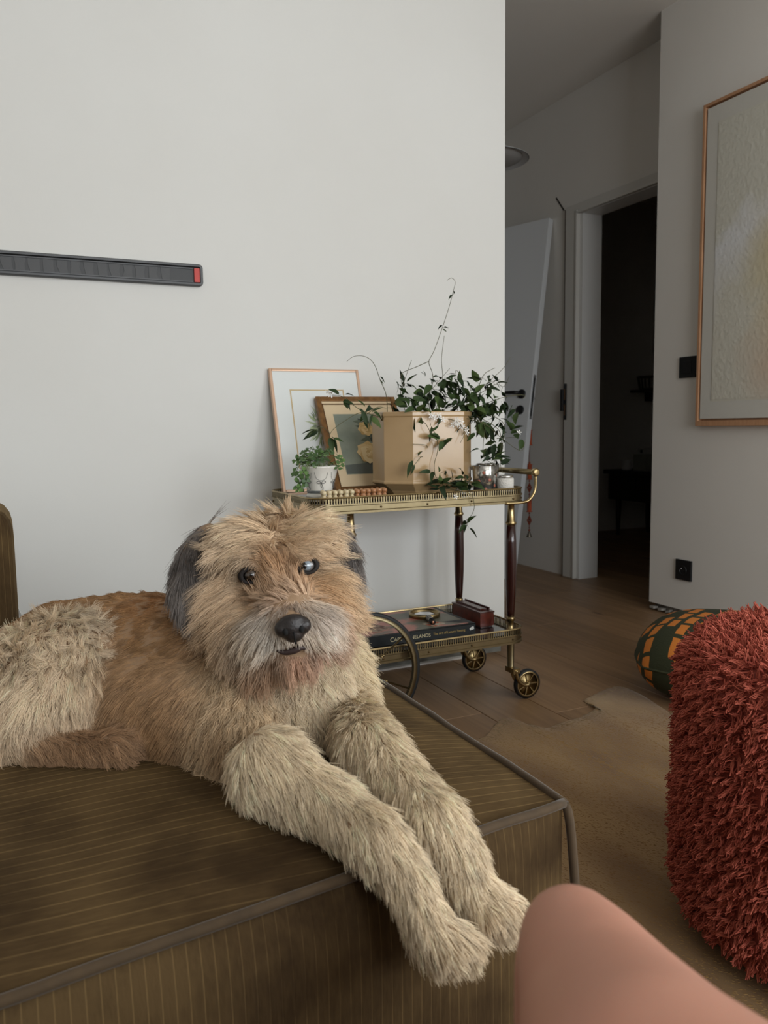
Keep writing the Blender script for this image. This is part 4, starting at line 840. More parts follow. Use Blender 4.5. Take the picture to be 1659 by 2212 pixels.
for zx, zy, R_, cnt in BL[:28]:
    for k in range(int(cnt*0.9) if R_ > 16 else 0):
        a, rr_ = r3.uniform(0, 6.28), R_*1.1*math.sqrt(r3.random()); p, i, _ = kdv.find(Z1(zx+rr_*math.cos(a), zy+rr_*math.sin(a), 2.13)); tgt = Z1(zx+rr_*math.cos(a), zy+rr_*math.sin(a), p[1]+r3.uniform(-0.01, 0.04))
        d = unit(unit(tgt-np.array(p))*0.6+np.array([r3.uniform(-.7, .7), r3.uniform(-.3, .5), r3.uniform(-1.1, 0.4)])); s = unit(np.cross(d, (r3.uniform(-1, 1), r3.uniform(-1, 1), 0.6))); u = np.cross(d, s); L = r3.uniform(0.022, 0.042); c0 = np.array(p)*0.4+tgt*0.6
        g_ = clear_leaf(c0, d, L, r3)
        if g_ is None: continue
        c0, d, L = g_
        pv = c0-np.array(p); pl_ = np.linalg.norm(pv)
        if pl_ > 1e-4 and blocked(np.array(p), pv, pl_): continue
        s = unit(np.cross(d, (r3.uniform(-1, 1), r3.uniform(-1, 1), 0.6))); u = np.cross(d, s)
        b.tube([np.array(p), c0], 0.0005, 3); b.add([c0, c0+d*L*0.35+s*L*0.17+u*L*0.05, c0+d*L, c0+d*L*0.35-s*L*0.17+u*L*0.05, c0+d*L*0.4], [(0, 1, 4), (4, 1, 2), (0, 4, 3), (4, 3, 2)])
tag(b.build('small_leaves', LEAF[2], jas), kind='stuff')
PET = mat('white_petal', (236, 234, 228), 0.6); b = MB()
for k in range(5):
    a = 2*math.pi*k/5; c, s = math.cos(a), math.sin(a); pp = [(0.1, 0, 0), (0.5, 0.2, 0.1), (1, 0.0, 0.05), (0.5, -0.2, 0.1)]; b.add([(x*c-y*s, x*s+y*c, z) for x, y, z in pp], [(0, 1, 2, 3)])
b.tube([(0, 0, 0.02), (0, 0, -1.2)], 0.07, 5); FLM = b.mesh('flower', PET)
for zx, zy, cnt, Y in ((1075, 850, 3, 2.045), (1130, 890, 4, 2.045), (965, 830, 3, YP-0.012), (380, 705, 2, 2.095), (1425, 925, 1, 2.055), (1085, 1275, 1, 2.01), (1000, 825, 2, YP-0.012), (1110, 860, 2, 2.04)):
    for k in range(cnt):
        p = Z1(zx+random.uniform(-22, 22), zy+random.uniform(-22, 22), Y); nrm = unit(np.array([random.uniform(-.8, .4), -1, random.uniform(-.5, .7)])); q = Vector(nrm).to_track_quat('Z', 'Y').to_matrix().to_4x4()
        inst('flower', FLM, jas, Matrix.Translation(p) @ q @ Matrix.Scale(random.uniform(0.009, 0.012), 4))

# ------------------------------------------------------------------ small clover plant
ox = np.array([0.818, 2.165, SHT]); oxa = thing('potted_clover_plant', tuple(ox), 'round leaved clover plant in small white pot with painted bows', 'potted plant')
z = SHT
MB().lathe([(0.040, z), (0.041, z+0.008), (0.036, z+0.014), (0.036, z+0.020), (0.046, z+0.06), (0.054, z+0.088), (0.057, z+0.092), (0.052, z+0.09), (0.044, z+0.06), (0.001, z+0.06)], (ox[0], ox[1], 0), 36).build('pot', mat('white_glaze', (226, 222, 212), 0.2, coat=0.4), oxa)
MB().lathe([(0.0365, z+0.0145), (0.0385, z+0.0225), (0.0372, z+0.0225), (0.0364, z+0.0145)], (ox[0], ox[1], 0), 36, cap=False).build('grey_band', mat('grey_glaze', (104, 108, 106), 0.3), oxa)
MB().lathe([(0.046, z+0.076), (0.001, z+0.078)], (ox[0], ox[1], 0), 24, cap=False).build('soil', MATS['soil'], oxa)
b = MB()
for th in (-105, -48, -160):
    a0 = math.radians(th)
    def sp_(u, v): r = 0.0368+0.0095*(v-0.02)/0.04+0.0012; a = a0+u/0.042; return (ox[0]+r*math.cos(a), ox[1]+r*math.sin(a), z+v)
    for lp in ([(0, .046), (-.006, .050), (-.012, .047), (-.006, .043), (0, .046)], [(0, .046), (.006, .051), (.012, .048), (.006, .043), (0, .046)], [(0, .046), (-.001, .038), (.002, .030)], [(0, .046), (.004, .036), (.006, .028), (.003, .026)]): b.tube(catmull([sp_(*q) for q in lp], 4), 0.0007, 5)
    b.tube(catmull([sp_(-.016, .075), sp_(-.012, .058), sp_(0, .052), sp_(.012, .058), sp_(.016, .075)], 4), 0.0004, 4)
b.build('painted_bows', mat('grey_paint', (84, 86, 86), 0.5), oxa)
CLV = [mat('clover_leaf_%d' % i, c, 0.5) for i, c in enumerate([(74, 104, 54), (92, 124, 64), (60, 88, 46)])]
def clover(m):
    b = MB()
    for k in range(3):
        a = 2*math.pi*k/3; c, s = math.cos(a), math.sin(a); pp = [(0.03, 0, 0), (0.45, 0.38, 0.12), (0.8, 0.42, 0.1), (0.98, 0.22, 0.02), (0.88, 0, -0.02), (0.98, -0.22, 0.02), (0.8, -0.42, 0.1), (0.45, -0.38, 0.12)]
        b.add([(x*c-y*s, x*s+y*c, zz) for x, y, zz in pp], [(0, 1, 2, 3, 4), (0, 4, 5, 6, 7)])
    return b.mesh('clover_leaf', m)
CM = [clover(m) for m in CLV]; b = MB()
for k in range(70):
    a = random.uniform(0, 2*math.pi); rr_ = random.uniform(0.2, 1.0)
    ex, ey = (0.088*rr_*math.cos(a)-0.006, 0.06*rr_*math.sin(a)); zz = 0.098+0.028*(1-rr_**2)+random.uniform(-.016, .016)-0.022*max(0, rr_-0.7)
    if k >= 56: ex, ey, zz = (random.uniform(-0.085, -0.055), random.uniform(-0.055, -0.005), random.uniform(0.025, 0.085))
    p = ox+np.array([ex, ey, zz]); nrm = unit(np.array([ex*5, ey*5-0.35, 0.75 if k < 56 else 0.3])+rng.normal(0, 0.28, 3)); q = Vector(nrm).to_track_quat('Z', 'Y').to_matrix().to_4x4()
    inst('clover_leaf', random.choice(CM), oxa, Matrix.Translation(p) @ q @ Matrix.Rotation(random.random()*6, 4, 'Z') @ Matrix.Scale(random.uniform(0.0105, 0.0165), 4))
    b.tube(catmull([ox+np.array([ex*0.2, ey*0.2, 0.07]), ox+np.array([ex*0.65, ey*0.65, max(zz*1.02, 0.1)]), p], 4), 0.0006, 4)
b.build('stalks', mat('clover_stalk', (104, 124, 70), 0.6), oxa)

# ------------------------------------------------------------------ onyx pieces
def pawn(m, s): return MB().lathe([(0.0075, 0), (0.0082, 0.003), (0.0075, 0.007), (0.0045, 0.0125), (0.004, 0.0145), (0.0065, 0.0165), (0.0075, 0.0205), (0.0062, 0.025), (0.002, 0.0275)] if s else [(0.0075, 0), (0.0082, 0.004), (0.0078, 0.0125), (0.0055, 0.0145), (0.0078, 0.0165), (0.0082, 0.024), (0.0074, 0.0265), (0.004, 0.026)], (0, 0, 0), 16).mesh('onyx_pawn', m)
ONC = mat('cream_onyx', (216, 200, 164), 0.3, noise=(60, (190, 168, 124), 0.2), sss=0.2); ONB = mat('brown_onyx', (160, 106, 68), 0.3, noise=(70, (196, 150, 108), 0.2), sss=0.1)
for m, x0, lab, grp, npc in ((ONC, 0.792, 'small cream onyx pawn in the pale row beside the clover pot', 'cream onyx pawns', 6), (ONB, 0.893, 'small brown onyx pawn in the dark row before the rose print', 'brown onyx pawns', 6)):
    for row in range(2):
        for k in range(npc):
            me = pawn(m, (k+row) % 3 != 1) if row == 0 and k < 3 else None
            if me is None: me = pawn(m, (k+row*2) % 3 != 1)
            o = bpy.data.objects.new('onyx_pawn', me); _link(o, None, (x0+0.0167*k+0.004*row, 2.066+0.020*row+random.uniform(-.002, .002), SHT)); sq = (k+row*2) % 3 == 1 if not (row == 0 and k < 3) else (k+row) % 3 == 1; tag(o, lab.replace('onyx pawn', 'onyx pawn with square head' if sq else 'onyx pawn with ball head'), 'chess piece', grp+(' with square heads' if sq else ' with ball heads'))

# ------------------------------------------------------------------ tumblers and jar
MERC = mat('mercury_glass', (205, 205, 200), 0.12, 0.85, noise=(40, (120, 118, 112), 0.12)); DOT = mat('copper_dot', (160, 92, 72), 0.4)
def tumbler(x, y, label, dots):
    t = thing('glass_tumbler', (x, y, SHT), label, 'glass'); z = SHT
    MB().lathe([(0.030, z), (0.0335, z+0.002), (0.037, z+0.078), (0.0362, z+0.079), (0.0355, z+0.078), (0.0322, z+0.006), (0.001, z+0.005)], (x, y, 0), 36).build('cup', MERC, t)
    if dots:
        for th, zz in ((-125, 0.060), (-150, 0.034), (-95, 0.038), (-60, 0.02), (-30, 0.05), (-115, 0.010)):
            a = math.radians(th); r = 0.0335+0.0035*zz/0.078; n = np.array([math.cos(a), math.sin(a), -0.04])
            MB().ell(np.array([x, y, z+zz])+n*r, (n, (-n[1], n[0], 0), (0, 0, 1)), (0.0015, 0.005, 0.005), 12, 8).build('dot', DOT, t)
tumbler(1.322, 2.084, 'silvered glass tumbler with copper dots beside the planter', True)
tumbler(1.398, 2.185, 'plain silvered glass tumbler behind the white lidded jar', False)
t = thing('lidded_jar', (1.392, 2.075, SHT), 'small white woven jar with silver lid on the cart', 'jar'); z = SHT
MB().lathe([(0.024, z), (0.0255, z+0.002), (0.0258, z+0.036), (0.024, z+0.039), (0.001, z+0.039)], (1.392, 2.075, 0), 32).build('body', mat('woven_white', (214, 210, 202), 0.85, bump=(220, 1.0, 0.003)), t)
MB().lathe([(0.0225, z+0.039), (0.0235, z+0.041), (0.0235, z+0.046), (0.021, z+0.0475), (0.001, z+0.0465)], (1.392, 2.075, 0), 32).build('lid', mat('silver_lid', (210, 210, 208), 0.2, 1.0), t)

# ------------------------------------------------------------------ book, cards, magnifier, box on the lower shelf
z = SHL; bx0, bx1, by0, by1, bh = 0.925, 1.294, 2.092, 2.345, 0.033
bk = thing('book', ((bx0+bx1)/2, (by0+by1)/2, z), 'large black spined wine book lying flat on the lower cart shelf', 'book')
NAVY = mat('black_spine', (20, 25, 26), 0.5)
MB().box((bx0, by0, z+bh-0.003), (bx1, by1, z+bh)).box((bx0, by0, z), (bx1, by1, z+0.003)).box((bx0, by0, z), (bx1, by0+0.004, z+bh)).build('cover', NAVY, bk, bevel=0.0008)
MB().box((bx0+0.004, by0+0.005, z+0.003), (bx1-0.004, by1-0.004, z+bh-0.003)).build('pages', mat('paper', (206, 196, 176), 0.9), bk)
MB().box((bx0+0.001, by0+0.012, z+bh), (bx1-0.014, by1-0.001, z+bh+0.0006)).build('jacket_print', mat('jacket_print', (186, 124, 110), 0.4, noise=(11, (112, 110, 96), 0.05), stretch=(1, 1.5, 1)), bk)
def text(parent, s, x, y, zz, size, m, name='lettering'):
    cu_ = bpy.data.curves.new(name, 'FONT'); cu_.body = s; cu_.size = size; cu_.extrude = 0.0001; cu_.align_y = 'CENTER'; o = bpy.data.objects.new('t', cu_); COL.objects.link(o)
    dg = bpy.context.evaluated_depsgraph_get(); dg.update(); me = bpy.data.meshes.new_from_object(o.evaluated_get(dg)); bpy.data.objects.remove(o)
    w_ = max(v.co.x for v in me.vertices); me.transform(Matrix.Translation(Vector((x, y, zz))-WL[parent.name]) @ Matrix.Rotation(math.pi/2, 4, 'X')); me.materials.clear(); me.materials.append(m)
    o = bpy.data.objects.new(name, me); _link(o, parent, WL[parent.name]); return x+w_
CRM = mat('cream_foil', (214, 200, 160), 0.5); GLD = mat('gold_foil', (176, 148, 84), 0.45)
zc = z+bh*0.5; xx = 1.000
xx = text(bk, 'C', xx, by0-0.0004, zc, 0.0190, CRM)+0.0008; xx = text(bk, 'APE', xx, by0-0.0004, zc-0.001, 0.0152, CRM)+0.006
xx = text(bk, 'W', xx, by0-0.0004, zc, 0.0190, CRM)+0.0006; xx = text(bk, 'INELANDS', xx, by0-0.0004, zc-0.001, 0.0152, CRM)+0.009
text(bk, 'The Art of Luxury Tasting', xx, by0-0.0004, zc, 0.0106, GLD)
MB().obox((bx1-0.017, by0-0.0004, zc+0.001), ((0.8, 0, 0.6), (0, 1, 0), (-0.6, 0, 0.8)), (0.004, 0.0003, 0.0035)).obox((bx1-0.010, by0-0.0004, zc+0.003), ((0.95, 0, 0.3), (0, 1, 0), (-0.3, 0, 0.95)), (0.004, 0.0003, 0.0045)).build('publisher_mark', mat('mark_white', (214, 214, 208), 0.6), bk)
zb = z+bh+0.0007
def card(cx_, cy_, w_, h_, a, m, lab, zz):
    c, s = math.cos(a), math.sin(a); o = MB().obox((cx_, cy_, zz+0.0004), ((c, s, 0), (-s, c, 0), (0, 0, 1)), (w_/2, h_/2, 0.0004))
    return tag(o.build('card', m, at=(cx_, cy_, zz)), lab, 'card')
card(0.985, 2.19, 0.075, 0.10, 0.5, mat('sepia_card', (176, 156, 136), 0.6, noise=(45, (110, 76, 66), 0.1)), 'sepia picture card on the wine book behind the spoked wheel', zb)
card(1.04, 2.285, 0.12, 0.06, 0.05, mat('pink_card', (168, 128, 118), 0.6, noise=(30, (120, 86, 80), 0.1)), 'dusty pink picture card at the back of the wine book', zb)
card(1.175, 2.145, 0.055, 0.05, 0.4, mat('orange_card', (176, 96, 70), 0.6, noise=(40, (190, 180, 160), 0.06)), 'small orange picture card under the magnifying glass handle', zb)
mg = np.array([1.197, 2.245, zb]); t = thing('magnifying_glass', tuple(mg), 'brass rimmed magnifying glass with striped handle on the wine book', 'magnifier')
zz = zb+0.008
MB().lathe([(0.046, zz-0.007), (0.050, zz-0.007), (0.0505, zz+0.007), (0.046, zz+0.007), (0.046, zz-0.007)], (mg[0], mg[1], 0), 40, cap=False).build('rim', BRASS, t)
MB().lathe([(0.001, zz+0.004), (0.02, zz+0.0035), (0.0458, zz), (0.02, zz-0.0035), (0.001, zz-0.004)], (mg[0], mg[1], 0), 40, cap=False).build('lens', mat('lens_glass', (240, 245, 246), 0.02, trans=1.0, ior=1.5), t)
hdir = unit(np.array([-0.28, -1, 0])); h0 = mg+np.array([0, 0, 0.010])+hdir*0.05
hb = MB().tube([h0-hdir*0.005, h0+hdir*0.006, h0+hdir*0.0065, h0+hdir*0.072], [0.005, 0.005, 0.0095, 0.0095], 6).build('handle', BLACK, t)
for k in range(3): MB().tube([h0+hdir*(0.014+0.014*k), h0+hdir*(0.020+0.014*k)], 0.0099, 6, cap=False).build('bone_stripe', mat('bone', (206, 200, 188), 0.5), hb)
MB().ell(h0+hdir*0.072, (hdir, (1, 0, 0), (0, 0, 1)), (0.004, 0.005, 0.005), 12, 8).build('end_stud', mat('rose_brass', (214, 160, 130), 0.25, 1.0), hb)
t = thing('wooden_box', (1.368, 2.23, SHL), 'long reddish wooden box with raised lid on the lower cart shelf', 'box')
BURL = mat('burl_wood', (112, 44, 26), 0.35, noise=(45, (72, 26, 18), 0.2), coat=0.4); BXD = mat('box_dark', (74, 34, 26), 0.3, coat=0.3)
MB().box((1.343, 2.142, SHL+0.004), (1.394, 2.318, SHL+0.046)).build('body', BURL, t, bevel=0.001)
MB().box((1.341, 2.140, SHL+0.046), (1.396, 2.320, SHL+0.051)).build('lid', BXD, t, bevel=0.001)
MB().box((1.357, 2.165, SHL+0.051), (1.381, 2.305, SHL+0.056)).box((1.386, 2.16, SHL+0.051), (1.390, 2.31, SHL+0.060)).build('lid_ridge', BXD, t, bevel=0.001)
MB().box((1.347, 2.146, SHL), (1.390, 2.314, SHL+0.004)).build('plinth', BXD, t)

# ------------------------------------------------------------------ dog
PRIM = []   # centre, radius, flow, length, lift, colour, curl
CRE, TAN, BRN, GRY, WHT = (222, 202, 174), (204, 176, 144), (150, 116, 80), (116, 109, 104), (216, 207, 197)
b = MB()
def dsph(c, r, flow, L, lift, col, curl=0.3, ax=None, rad=None):
    c = np.array(c, float)
    if ax is None: b.sph(c, r, 14, 10)
    else: b.ell(c, ax, rad, 16, 12)
    PRIM.append((c, r, np.array(flow, float), L, lift, np.array(lin(col)), curl))
def dchain(pts, L, lift, col, curl=0.3, flow=None, dens=0.35):
    """pts: [(xyz, r)]"""
    for (p0, r0), (p1, r1) in zip(pts[:-1], pts[1:]):
        p0, p1 = np.array(p0), np.array(p1); n = max(2, int(np.linalg.norm(p1-p0)/(dens*min(r0, r1)))); d = unit(p1-p0)
        for k in range(n):
            t_ = k/n; dsph(p0*(1-t_)+p1*t_, r0*(1-t_)+r1*t_, flow if flow is not None else d*0.8+np.array([0, 0, -0.5]), L, lift, col, curl)
    dsph(pts[-1][0], pts[-1][1], flow if flow is not None else unit(np.array(pts[-1][0])-np.array(pts[-2][0]))*0.8+np.array([0, 0, -0.4]), L, lift, col, curl)
back = unit(np.array([-0.45, 0.32, -0.35]))
# trunk
dchain([(ony(-60, 1500, 1.38), 0.09), (ony(60, 1480, 1.36), 0.098), (ony(150, 1444, 1.33), 0.108), (ony(270, 1438, 1.27), 0.113), (ony(390, 1440, 1.21), 0.113), (ony(490, 1468, 1.15), 0.108), (ony(570, 1490, 1.12), 0.102)], 0.015, 0.16, BRN, 0.06, back)
dchain([(ony(200, 1530, 1.20), 0.075), (ony(310, 1530, 1.15), 0.083), (ony(420, 1550, 1.09), 0.083), (ony(500, 1580, 1.05), 0.075)], 0.018, 0.18, (158, 126, 92), 0.1, unit(np.array([-0.4, 0.1, -0.6])))
# near haunch and hind leg
hf = np.array([0.3, -0.35, 0.0])
dsph(ony(120, 1455, 1.20), 0.078, (-0.1, -0.3, 0.1), 0.030, 0.42, CRE, 0.3)
dsph(ony(165, 1420, 1.21), 0.062, (0.35, -0.3, 0.25), 0.030, 0.5, (222, 206, 182), 0.25)
dsph(ony(70, 1540, 1.17), 0.066, (-0.3, -0.3, -0.6), 0.032, 0.5, CRE, 0.35)
dsph(ony(170, 1510, 1.16), 0.058, (0.1, -0.3, -0.7), 0.032, 0.5, CRE, 0.35)
dsph(ony(20, 1585, 1.17), 0.05, (-0.4, -0.3, -0.6), 0.032, 0.55, (190, 166, 134), 0.5)
dchain([(ony(70, 1605, 1.13), 0.028), (ony(140, 1617, 1.10), 0.021), (ony(205, 1618, 1.075), 0.021), (ony(250, 1614, 1.062), 0.023), (ony(272, 1616, 1.058), 0.016)], 0.022, 0.45, (158, 126, 96), 0.4)
for k in range(3): dsph(ony(266+8*k, 1630-12*k, 1.046+0.008*k), 0.012, (0.6, -0.3, -0.4), 0.018, 0.4, (158, 126, 96), 0.3)
# chest, neck, shoulders
cf_ = np.array([0.0, -0.25, -0.9])
dchain([(ony(590, 1360, 1.13), 0.085), (ony(605, 1430, 1.11), 0.092), (ony(620, 1500, 1.08), 0.088), (ony(610, 1560, 1.05), 0.078)], 0.038, 0.6, (216, 199, 172), 0.75, cf_)
dchain([(ony(500, 1500, 1.08), 0.075), (ony(510, 1590, 1.03), 0.072), (ony(545, 1640, 0.99), 0.058)], 0.032, 0.5, (206, 184, 152), 0.65, np.array([-0.25, -0.3, -0.8]))
dchain([(ony(705, 1440, 1.12), 0.058), (ony(725, 1500, 1.10), 0.056), (ony(745, 1560, 1.06), 0.05)], 0.030, 0.55, (218, 200, 168), 0.5, np.array([0.5, -0.2, -0.7]))
# near front leg
TZ = ST+0.022
LG = [(onz(585, 1660, TZ+0.05), 0.046), (onz(640, 1698, TZ+0.038), 0.038), (onz(720, 1742, TZ+0.028), 0.031), (onz(815, 1806, TZ+0.020), 0.027), (ony(872, 1882, 0.690), 0.024), (ony(905, 1955, 0.672), 0.0215), (ony(928, 2005, 0.660), 0.022), (ony(962, 2035, 0.650), 0.024), (ony(990, 2048, 0.646), 0.019)]
dchain(LG, 0.024, 0.32, (218, 201, 173), 0.18)
for px, py in ((958, 2054), (984, 2062), (1006, 2056), (1016, 2040)): dsph(ony(px, py, 0.640), 0.0125, (0.4, -0.2, -0.8), 0.016, 0.4, (200, 180, 150), 0.2)
# far front leg
RG_ = [(ony(760, 1565, 1.04), 0.046), (onz(800, 1618, TZ+0.045), 0.039), (onz(868, 1694, TZ+0.030), 0.032), (onz(938, 1765, TZ+0.020), 0.029), (ony(988, 1842, 0.705), 0.026), (ony(1012, 1910, 0.690), 0.025), (ony(1048, 1952, 0.675), 0.027), (ony(1080, 1972, 0.665), 0.022)]
dchain(RG_, 0.024, 0.32, (220, 203, 175), 0.18)
for px, py in ((1056, 1974), (1078, 1980), (1096, 1974), (1103, 1955)): dsph(ony(px, py, 0.655), 0.0125, (0.6, -0.2, -0.7), 0.016, 0.4, (204, 184, 154), 0.2)
# head: local frame looks out of the picture, rolled and turned a little
TOW = unit(CAM-PD(600, 1250, 1.1)); HR = unit(np.cross((0, 0, 1), TOW)); HU = np.cross(TOW, HR)
ro = math.radians(8); HR, HU = HR*math.cos(ro)+HU*math.sin(ro), HU*math.cos(ro)-HR*math.sin(ro)
HX = (HR, HU, TOW); BR = PD(630, 1332, 1.02)
def rf(px, py, D, gdown=0.55, rad=0.75):
    p = PD(px, py, D); v = p-BR; v = v-TOW*np.dot(v, TOW); v = v/(np.linalg.norm(v)+1e-6); return v*rad-HU*gdown+HR*0.35*np.sign(px-604)*min(1, abs(px-604)/40)+(TOW*0.35 if py < 1190 else 0)
def hell(px, py, D, rx, ry, rz_, L, lift, col, curl=0.25, gd=0.5, rad=0.8): dsph(PD(px, py, D), (rx+ry+rz_)/3, rf(px, py, D, gd, rad), L, lift, col, curl, HX, (rx, ry, rz_))
hell(592, 1218, 1.125, 0.080, 0.062, 0.082, 0.030, 0.25, TAN, 0.15)
hell(530, 1182, 1.10, 0.046, 0.038, 0.045, 0.036, 0.16, (214, 192, 164), 0.15, 0.75, 0.8); hell(655, 1172, 1.10, 0.046, 0.038, 0.045, 0.036, 0.16, (222, 200, 170), 0.15, 0.75, 0.8)
hell(594, 1160, 1.12, 0.052, 0.034, 0.05, 0.023, 0.08, (206, 184, 154), 0.15, 0.7, 0.5)
hell(545, 1214, 1.062, 0.030, 0.018, 0.022, 0.024, 0.30, (206, 184, 156), 0.12, 0.95, 0.7); hell(656, 1198, 1.062, 0.030, 0.018, 0.022, 0.022, 0.30, (202, 176, 144), 0.12, 0.9, 0.7)
hell(604, 1240, 1.058, 0.024, 0.03, 0.022, 0.024, 0.30, (184, 146, 108), 0.12, -0.2, 0.6)
hell(505, 1300, 1.10, 0.046, 0.052, 0.045, 0.042, 0.30, (210, 184, 153), 0.25, 0.8); hell(700, 1290, 1.10, 0.040, 0.050, 0.045, 0.038, 0.30, (210, 182, 147), 0.25, 0.8)
hell(612, 1290, 1.055, 0.036, 0.032, 0.04, 0.022, 0.30, (194, 160, 128), 0.12, 0.0, 0.8)
hell(622, 1325, 1.030, 0.038, 0.030, 0.045, 0.015, 0.30, (186, 160, 133), 0.12, 0.15, 0.9)
hell(585, 1362, 1.020, 0.036, 0.030, 0.034, 0.030, 0.35, (208, 192, 170), 0.2, 0.55, 0.9); hell(672, 1350, 1.020, 0.032, 0.030, 0.034, 0.028, 0.35, (216, 200, 180), 0.2, 0.55, 0.9)
hell(628, 1348, 1.000, 0.026, 0.026, 0.028, 0.014, 0.35, (204, 194, 182), 0.15, 0.4, 0.9)
hell(540, 1370, 1.055, 0.038, 0.038, 0.035, 0.038, 0.35, (194, 168, 138), 0.3, 0.85); hell(692, 1360, 1.055, 0.030, 0.036, 0.035, 0.032, 0.35, (190, 162, 138), 0.3, 0.85)
hell(640, 1420, 1.025, 0.028, 0.018, 0.028, 0.030, 0.35, (184, 150, 124), 0.3, 1.0, 0.3); hell(585, 1415, 1.05, 0.038, 0.030, 0.034, 0.038, 0.35, (176, 142, 114), 0.4, 1.0, 0.4)
# ears
dchain([(PD(452, 1160, 1.115), 0.020), (PD(422, 1200, 1.105), 0.023), (PD(408, 1260, 1.10), 0.025), (PD(406, 1312, 1.095), 0.017)], 0.034, 0.16, GRY, 0.2, -HU*1.0-HR*0.05)
dchain([(PD(720, 1150, 1.125), 0.018), (PD(744, 1185, 1.125), 0.018), (PD(752, 1235, 1.125), 0.018), (PD(756, 1276, 1.125), 0.011)], 0.028, 0.16, GRY, 0.2, -HU*1.0+HR*0.05)
dog_me = remeshed(b, 0.0062, 5)
def seat_z(x, y):
    u = min(1, max(0, (x-SX0)/(SX1-SX0))); v = min(1, max(0, (y-yf(x))/(SYB-yf(x))))
    return ST+(0.031+0.006*mnoise.noise((x*5, y*5, 0.3)))*bul(u, 7)*bul(v, 10)
for v_ in dog_me.vertices:
    if v_.co.y > yf(v_.co.x)+0.004: v_.co.z = max(v_.co.z, seat_z(v_.co.x, v_.co.y)-0.006)
dog_me.update()
dog = thing('dog', (0.2, 1.1, ST+0.02), 'shaggy cream and tan dog lying with front paws over sofa edge', 'dog')
SKIN = mat('dog_skin', (150, 122, 94), 0.8)
body = mesh_obj('body', dog_me, [SKIN], dog, WL[dog.name])
bv = BVHTree.FromPolygons([tuple(v.co+WL[dog.name]) for v in dog_me.vertices], [tuple(p.vertices) for p in dog_me.polygons])
def hit(px, py):
    d = ray(px, py); r = bv.ray_cast(Vector(CAM), Vector(unit(d))); return np.array(r[0])
EYE = []
for px, py, col, pale in ((541, 1242, (58, 44, 32), False), (664, 1221, (122, 134, 143), True)):
    h = hit(px, py); c = h-TOW*0.0030; EYE.append(h)
    e = MB().ell(c, HX, (0.0105, 0.0098, 0.0105), 24, 16).build('eye', mat('eye_dark' if not pale else 'eye_pale_white', (26, 20, 17) if not pale else (104, 100, 98), 0.06, coat=1.0), dog, label='pale blue eye' if pale else 'dark brown eye')
    fr_ = c+TOW*0.0080+(HR*-0.0012 if pale else HR*0.0012)
    MB().ell(fr_, HX, (0.0066, 0.0066, 0.003), 20, 10).build('iris', mat('iris_%d' % pale, col, 0.08, coat=1.0), e)
    MB().ell(fr_+TOW*0.0014+HR*(-0.0026 if pale else 0), HX, (0.0042 if pale else 0.0032, 0.0046 if pale else 0.0032, 0.002), 16, 8).build('pupil', mat('pupil', (6, 6, 7), 0.05, coat=1.0), e)
    rim = [c+TOW*0.0062+HR*0.0118*math.cos(a)+HU*(0.0092*math.sin(a)+(0.0 if math.sin(a) > 0 else -0.001)) for a in np.linspace(0, 2*math.pi, 25)[:-1]]
    MB().ell(c+TOW*0.0005, HX, (0.0165, 0.0125, 0.0055), 20, 10).tube(rim, [0.0026+0.0008*max(0, math.sin(a)) for a in np.linspace(0, 2*math.pi, 25)[:-1]], 8, closed=True).build('eyelid', mat('eyelid_black', (26, 20, 17), 0.8), e)
nh = hit(632, 1352); nb = MB(); NT = nh+TOW*0.006
nb.ell(NT, HX, (0.0205, 0.0150, 0.014), 20, 14); nb.ell(NT-HU*0.009, HX, (0.013, 0.011, 0.012), 16, 12); nb.ell(NT+HU*0.006+TOW*0.002, HX, (0.017, 0.009, 0.012), 16, 12)
for s in (-1, 1): nb.ell(NT+HR*s*0.013-HU*0.001+TOW*0.001, HX, (0.0095, 0.0105, 0.011), 14, 10)
nme = remeshed(nb, 0.0018, 4); nose = mesh_obj('nose', nme, [mat('nose_leather', (34, 29, 28), 0.42, bump=(420, 0.5, 0.001))], dog, WL[dog.name])
for s in (-1, 1): MB().ell(NT+HR*s*0.0095-HU*0.0045+TOW*0.0112, HX, (0.0034, 0.0046, 0.003), 12, 8).build('nostril', mat('nostril_black', (4, 4, 4), 0.9), nose)
MB().tube([NT-HU*0.006+TOW*0.0142, NT-HU*0.014+TOW*0.0105, NT-HU*0.021+TOW*0.005], [0.0009, 0.0011, 0.0011], 6).build('nose_groove', MATS['nostril_black'], nose)
mp_ = [(598, 1404), (615, 1408), (635, 1404), (650, 1398), (664, 1400)]; mo = MB().tube(catmull([hit(*q)+TOW*0.009 for q in mp_], 4), [0.0016+0.0026*math.sin(math.pi*i/16) for i in range(17)], 8); mo.build('lip', mat('lip_dark', (52, 38, 36), 0.5), dog)

# fur
PC_ = np.array([p[0] for p in PRIM]); PRr = np.array([p[1] for p in PRIM]); PFl = np.array([p[2] for p in PRIM]); PL_ = np.array([p[3] for p in PRIM]); PLi = np.array([p[4] for p in PRIM]); PCo = np.array([p[5] for p in PRIM]); PCu = np.array([p[6] for p in PRIM])
def field(P):
    out = [np.zeros((len(P), 3)), np.zeros(len(P)), np.zeros(len(P)), np.zeros((len(P), 3)), np.zeros(len(P))]
    for i in range(0, len(P), 8000):
        q = P[i:i+8000]; d = np.linalg.norm(q[:, None]-PC_[None], axis=2)-PRr[None]; w = np.exp(-(d-d.min(1, keepdims=True))/0.007); w /= w.sum(1, keepdims=True)
        out[0][i:i+8000] = w@PFl; out[1][i:i+8000] = w@PL_; out[2][i:i+8000] = w@PLi; out[3][i:i+8000] = w@PCo; out[4][i:i+8000] = w@PCu
    return out
